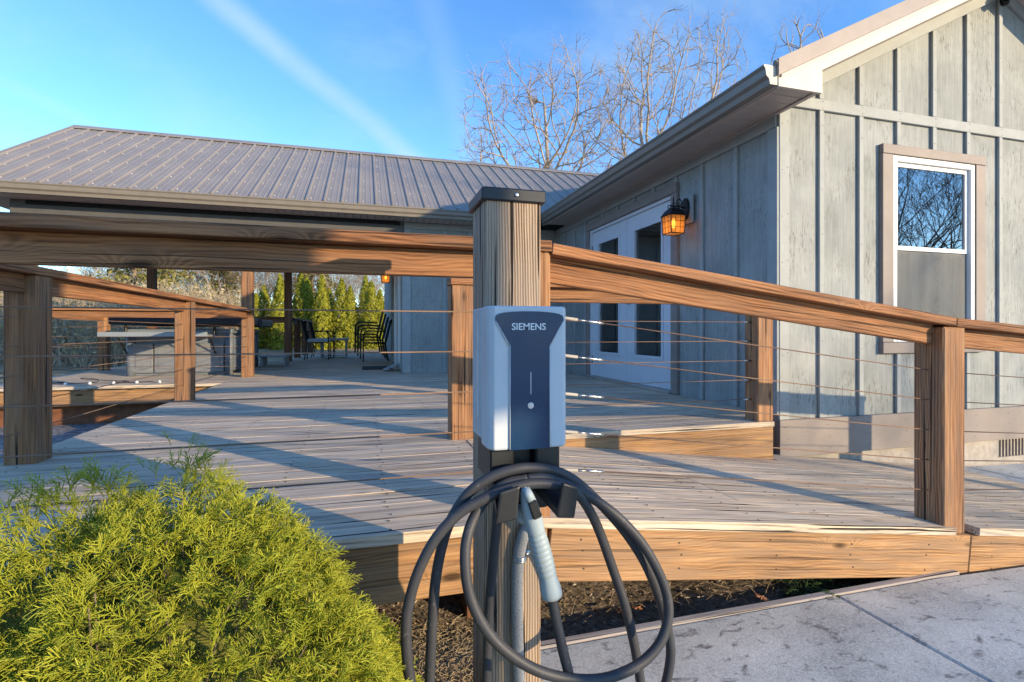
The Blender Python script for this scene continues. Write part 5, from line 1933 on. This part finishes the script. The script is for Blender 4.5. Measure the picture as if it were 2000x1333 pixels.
tag(part('dead_leaves', leaf_cloud('dead_leaves', np.array(P), N, 0.11), 'brush_leaf'), 'dry leaves clinging to the brush on the bank', 'leaves', kind='stuff')

# ---------------------------------------------------------------- golden thread cypress in front
def spray(R):
    """one shoot about 1 unit long growing along +Z: a main thread with side threads; returns V, F, tip"""
    VV, FF, TT, off = [], [], [], 0

    def strand(p, d, L, r, bend, t0, t1, n=4):
        nonlocal off
        q = p.copy()
        rows = []
        for i in range(n + 1):
            rows.append((q.copy(), r * (1 - 0.45 * i / n)))
            d2 = d + bend * (i / n)
            q = q + d2 / np.linalg.norm(d2) * (L / n)
        u = np.cross(d, [0.3, 0.9, 0.2])
        u /= np.linalg.norm(u)
        w = np.cross(d, u)
        w /= np.linalg.norm(w)
        for i, (c, rr) in enumerate(rows):
            for k in range(3):
                a = k * 2.0944
                VV.append(c + (u * math.cos(a) + w * math.sin(a)) * rr)
                TT.append(t0 + (t1 - t0) * i / n)
        for i in range(n):
            for k in range(3):
                FF.append((off + i * 3 + k, off + i * 3 + (k + 1) % 3, off + i * 3 + 3 + (k + 1) % 3, off + i * 3 + 3 + k))
        off += 3 * (n + 1)
        return rows

    bend = R.normal(0, 0.35, 3)
    bend[2] = 0
    rows = strand(np.zeros(3), np.array([0, 0, 1.0]), 1.0, 0.0175, bend, 0.0, 0.9, 5)
    plane = R.uniform(0, 6.28)
    for k in range(10):
        f = 0.16 + 0.08 * k
        i = min(4, int(f * 5))
        c = rows[i][0] * (1 - (f * 5 - i)) + rows[i + 1][0] * (f * 5 - i)
        sgn = 1 if k % 2 else -1
        a = plane + R.normal(0, 0.5)
        d = np.array([math.cos(a) * sgn * 0.62, math.sin(a) * sgn * 0.62, 0.85])
        d /= np.linalg.norm(d)
        L = (0.50 - 0.30 * f) * R.uniform(0.7, 1.3)
        b2 = np.array([0, 0, 0.4]) + R.normal(0, 0.3, 3)
        rr = strand(c, d, L, 0.0165, b2, 0.25 + 0.3 * f, 1.0, 1)
        if L > 0.2:
            d3 = d + R.normal(0, 0.45, 3)
            d3 /= np.linalg.norm(d3)
            strand((rr[0][0] + rr[1][0]) * 0.5, d3, L * 0.5, 0.0145, R.normal(0, 0.2, 3), 0.5, 1.0, 1)
    return np.array(VV), np.array(FF), np.array(TT)


SHR = np.random.default_rng(77)
protos_s = [spray(SHR) for _ in range(9)]
SC_ = np.array([-0.385, 1.05, -0.46])
allV, allF, allT, off = [], [], [], 0
NS = 18000


def mound(th, ph):
    """outer surface of the bush in direction (azimuth th, elevation ph)"""
    lump = 1 + 0.05 * np.sin(3 * th + 1.0 + 2 * ph) + 0.045 * np.sin(5 * th - 3 * ph + 0.6) + 0.035 * np.sin(9 * th + 7 * ph)
    rx, ry, rz_ = 0.535, 0.47, 0.815
    d = np.stack([np.cos(th) * np.cos(ph), np.sin(th) * np.cos(ph), np.sin(ph)], axis=-1)
    rr = 1.0 / np.sqrt((d[..., 0] / rx) ** 2 + (d[..., 1] / ry) ** 2 + (d[..., 2] / rz_) ** 2)
    return d, rr * lump


cnt = 0
tries = 0
while cnt < NS:
    th = SHR.uniform(0, 2 * math.pi)
    sp_ = SHR.uniform(-0.02, 1.0)
    ph = math.asin(max(-1, min(1, sp_)))
    d, rr = mound(np.array(th), np.array(ph))
    if d[1] > 0.35 and d[2] < 0.85 and SHR.random() < 0.85:
        continue
    depth = SHR.choice([0.0, 0.03, 0.07, 0.12], p=[0.42, 0.26, 0.19, 0.13])
    L = SHR.uniform(0.034, 0.068)
    base = SC_ + d * (rr - L * 0.8 - depth)
    nrm = d / np.array([0.535, 0.47, 0.815]) ** 2
    nrm /= np.linalg.norm(nrm)
    ax = nrm * 0.85 + np.array([0, 0, 0.45]) + SHR.normal(0, 0.5, 3)
    ax /= np.linalg.norm(ax)
    V0, F0, T0 = protos_s[SHR.integers(0, len(protos_s))]
    ref = SHR.normal(size=3)
    u = np.cross(ax, ref)
    u /= np.linalg.norm(u)
    w = np.cross(ax, u)
    Vw = (V0[:, 0:1] * u + V0[:, 1:2] * w + V0[:, 2:3] * ax) * L
    droop = (V0[:, 2] ** 2) * L * SHR.uniform(0.05, 0.38)
    hor = ax.copy()
    hor[2] = 0
    Vw = Vw + hor * droop[:, None] * 0.5
    Vw[:, 2] -= droop
    allV.append(Vw + base)
    allF.append(F0 + off)
    allT.append(T0 * SHR.uniform(0.65, 1.0))
    off += len(V0)
    cnt += 1
bush = thing('cypress_bush', tuple(SC_), 'round golden thread cypress bush in front of the deck', 'bush')
part('foliage', np_mesh('foliage', np.concatenate(allV), np.concatenate(allF), True, np.concatenate(allT)), 'cypress', bush)
# woody inside: stems fanning from the base
segs = []
Rb = random.Random(4)
for i in range(420):
    th, ph = Rb.uniform(0, 6.28), math.asin(Rb.uniform(0.0, 1.0))
    d, rr = mound(np.array(th), np.array(ph))
    p0 = SC_ + np.array([Rb.gauss(0, 0.04), Rb.gauss(0, 0.04), 0.0])
    prev = p0
    for k in range(4):
        f = (k + 1) / 4
        q = SC_ + d * (float(rr) - 0.06) * f + np.array([Rb.gauss(0, 0.015), Rb.gauss(0, 0.015), 0.05 * f * (1 - f)])
        segs.append((tuple(prev), tuple(q), 0.006 * (1.1 - f) + 0.0015, 0.006 * (1.0 - f) + 0.0012, 4))
        prev = q
part('stems', seg_mesh('stems', segs), 'bark_brown', bush)
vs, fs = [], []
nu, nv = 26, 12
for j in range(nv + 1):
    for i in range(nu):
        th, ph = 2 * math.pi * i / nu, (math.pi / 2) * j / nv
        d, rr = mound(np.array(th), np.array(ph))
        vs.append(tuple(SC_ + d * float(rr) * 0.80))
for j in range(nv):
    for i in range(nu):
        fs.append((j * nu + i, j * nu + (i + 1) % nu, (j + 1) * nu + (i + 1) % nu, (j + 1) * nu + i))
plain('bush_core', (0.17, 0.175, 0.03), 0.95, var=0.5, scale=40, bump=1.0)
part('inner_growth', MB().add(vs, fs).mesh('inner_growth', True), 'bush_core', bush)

# ---------------------------------------------------------------- litter on the soil
Rl = random.Random(12)
vs, fs = [], []


def chip(m, x, y, z, s):
    a, b, c = Vector((Rl.gauss(0, 1), Rl.gauss(0, 1), Rl.gauss(0, 0.5))).normalized(), None, None
    r = Vector((Rl.gauss(0, 1), Rl.gauss(0, 1), Rl.gauss(0, 1)))
    b = a.cross(r).normalized()
    c = a.cross(b)
    o = Vector((x, y, z))
    l, w, t_ = s * Rl.uniform(0.6, 1.6), s * Rl.uniform(0.25, 0.6), s * Rl.uniform(0.15, 0.35)
    m.add([o + a * l, o - a * l, o + b * w, o - b * w, o + c * t_, o - c * t_], [(0, 2, 4), (2, 1, 4), (1, 3, 4), (3, 0, 4), (2, 0, 5), (1, 2, 5), (3, 1, 5), (0, 3, 5)])


t = NT('mulch')
g = t.node('ShaderNodeNewGeometry')
col = t.ramp(g.outputs['Random Per Island'], [(0.0, (0.09, 0.065, 0.047)), (0.5, (0.28, 0.215, 0.155)), (0.8, (0.46, 0.38, 0.29)), (1.0, (0.64, 0.59, 0.52))])
t.done(col, 0.9)
m = MB()
for i in range(9000):
    x, y = Rl.uniform(-0.3, 2.6), Rl.uniform(0.9, 2.5)
    if x > 0.40 and y < 1.665:
        continue
    chip(m, x, y, ground_z(x, y) + 0.004, Rl.choice((0.003, 0.004, 0.006, 0.009)))
tag(part('mulch', m.mesh('mulch'), 'mulch'), 'loose brown mulch and small stones on the soil under the ramp', 'mulch', kind='stuff')
segs = []
for i in range(2600):
    u, v_ = Rl.gauss(850, 60), Rl.gauss(1300, 35)
    p = onz(u, max(1170, v_), -0.455)
    a = Rl.uniform(0, 6.28)
    L = Rl.uniform(0.03, 0.10)
    q = p + Vector((math.cos(a) * L, math.sin(a) * L, Rl.uniform(0.0, 0.02)))
    mid = p.lerp(q, 0.5) + Vector((0, 0, Rl.uniform(0.005, 0.02)))
    segs += [(tuple(p), tuple(mid), 0.0012, 0.0011, 3), (tuple(mid), tuple(q), 0.0011, 0.0007, 3)]
for i in range(260):
    x, y = Rl.uniform(0.5, 2.0), Rl.uniform(1.68, 2.0)
    p = Vector((x, y, ground_z(x, y)))
    a = Rl.uniform(0, 6.28)
    L = Rl.uniform(0.04, 0.12)
    q = p + Vector((math.cos(a) * L, math.sin(a) * L, Rl.uniform(0.01, 0.05)))
    segs.append((tuple(p), tuple(q), 0.001, 0.0006, 3))
tag(part('dry_grass', seg_mesh('dry_grass', segs), 'straw'), 'matted straw-coloured dry grass at the foot of the post', 'grass', kind='stuff')


def weed_plant(name, x, y, label, mat, n=14, s=0.07, cat='weed'):
    t_ = thing(name, (x, y, ground_z(x, y)), label, cat)
    m = MB()
    o = Vector((x, y, ground_z(x, y)))
    for i in range(n):
        a = 6.28 * i / n + Rl.uniform(-0.2, 0.2)
        L = s * Rl.uniform(0.7, 1.3)
        d = Vector((math.cos(a), math.sin(a), 0))
        pts = spline([o, o + d * L * 0.45 + Vector((0, 0, L * 0.55)), o + d * L + Vector((0, 0, L * 0.55))], 4)
        side = Vector((-d.y, d.x, 0.1))
        for k in range(1, len(pts) - 1):
            for sg in (-1, 1):
                b = pts[k]
                tip = b + side * sg * L * 0.22 * (1.1 - k / len(pts)) + d * L * 0.12
                m.add([b, b + (tip - b) * 0.5 + d * L * 0.05, tip, b + (tip - b) * 0.5 - d * L * 0.05], [(0, 1, 2, 3)])
        m.tube(pts, 0.0009, 3)
    part('fronds', m.mesh('fronds'), mat, t_)
    return t_


p = onz(1535, 1140, -0.47)
weed_plant('fern', p.x, 1.72, 'dark green fern under the ramp edge beside the form board', 'fern', 16, 0.11, 'fern')
weed_plant('fern', p.x + 0.16, 1.72, 'smaller fern under the ramp nearer the end of the form board', 'fern', 14, 0.09, 'fern')
p = onz(838, 1290, -0.45)
weed_plant('weed', p.x, p.y, 'bright green weed growing in the straw beside the bush', 'weed', 12, 0.05)
p = onz(893, 1268, -0.45)
weed_plant('weed', p.x, p.y, 'small bright weed seedling close to the charger post', 'weed', 8, 0.03)


def dry_leaf(x, y, z, s, rz, label):
    out = [(0, -1.0), (0.12, -0.55), (0.42, -0.6), (0.30, -0.2), (0.70, -0.1), (0.36, 0.2), (0.55, 0.6), (0.2, 0.55), (0, 1.0), (-0.2, 0.55), (-0.55, 0.6), (-0.36, 0.2), (-0.70, -0.1), (-0.30, -0.2), (-0.42, -0.6), (-0.12, -0.55)]
    m = MB()
    top = [(0, 0, 0.25)] + [(a, b, 0.28 * a * a + 0.2 * b * b) for a, b in out]
    n = len(out)
    m.add(top, [(0, 1 + i, 1 + (i + 1) % n) for i in range(n)])
    m.tube([(0, -1.0, 0.2), (0.1, -1.7, 0.35)], 0.03, 4)
    Mx = Matrix.Translation((x, y, z)) @ Matrix.Rotation(rz, 4, 'Z') @ Matrix.Rotation(0.25, 4, 'X') @ Matrix.Scale(s, 4)
    o = part('dry_leaf', m.mesh('dry_leaf'), 'leaf_dry', None, Mx)
    tag(o, label, 'leaf', 'fallen oak leaves')


p = onz(1487, 1168, SLAB + 0.004)
dry_leaf(p.x, p.y, p.z, 0.030, 0.6, 'curled brown oak leaf lying on the form board edge')
p = onz(1250, 1195, -0.46)
dry_leaf(p.x, p.y + 0.02, -0.46, 0.032, 2.2, 'reddish dry leaf on the soil beside the concrete corner')
p = onz(1215, 1200, -0.46)
dry_leaf(p.x, p.y + 0.02, -0.46, 0.024, 4.0, 'small dark dry leaf on the soil behind the charging cable')

# ---------------------------------------------------------------- unseen slatted screen, added behind the camera to shade the rail and landing
sdir = Vector((math.sin(SUN_AZ), -math.cos(SUN_AZ), 0))
ndir = Vector((math.cos(SUN_AZ), math.sin(SUN_AZ), 0))
e = ndir * 1.02 + sdir * 5.0
scr = thing('shadow_screen', (e.x, e.y, -0.5), 'unseen slatted screen on two posts behind the camera, added to cast shade', 'screen')
Mx = Matrix.Translation((e.x, e.y, -0.5)) @ Matrix.Rotation(math.atan2(ndir.y, ndir.x), 4, 'Z')
for x in (-0.05, -1.10):
    part('post', MB().box(x - 0.05, x + 0.05, -0.05, 0.05, 0.0, 4.3).mesh('post', bevel=0.004), 'post_wood', scr, Mx)
for k in range(15):
    z = 2.13 + k * 0.143
    part('slat', MB().box(-1.15, 0.0, 0.051, 0.072, z, z + 0.1425).mesh('slat', bevel=0.0015), 'rail_wood', scr, Mx)
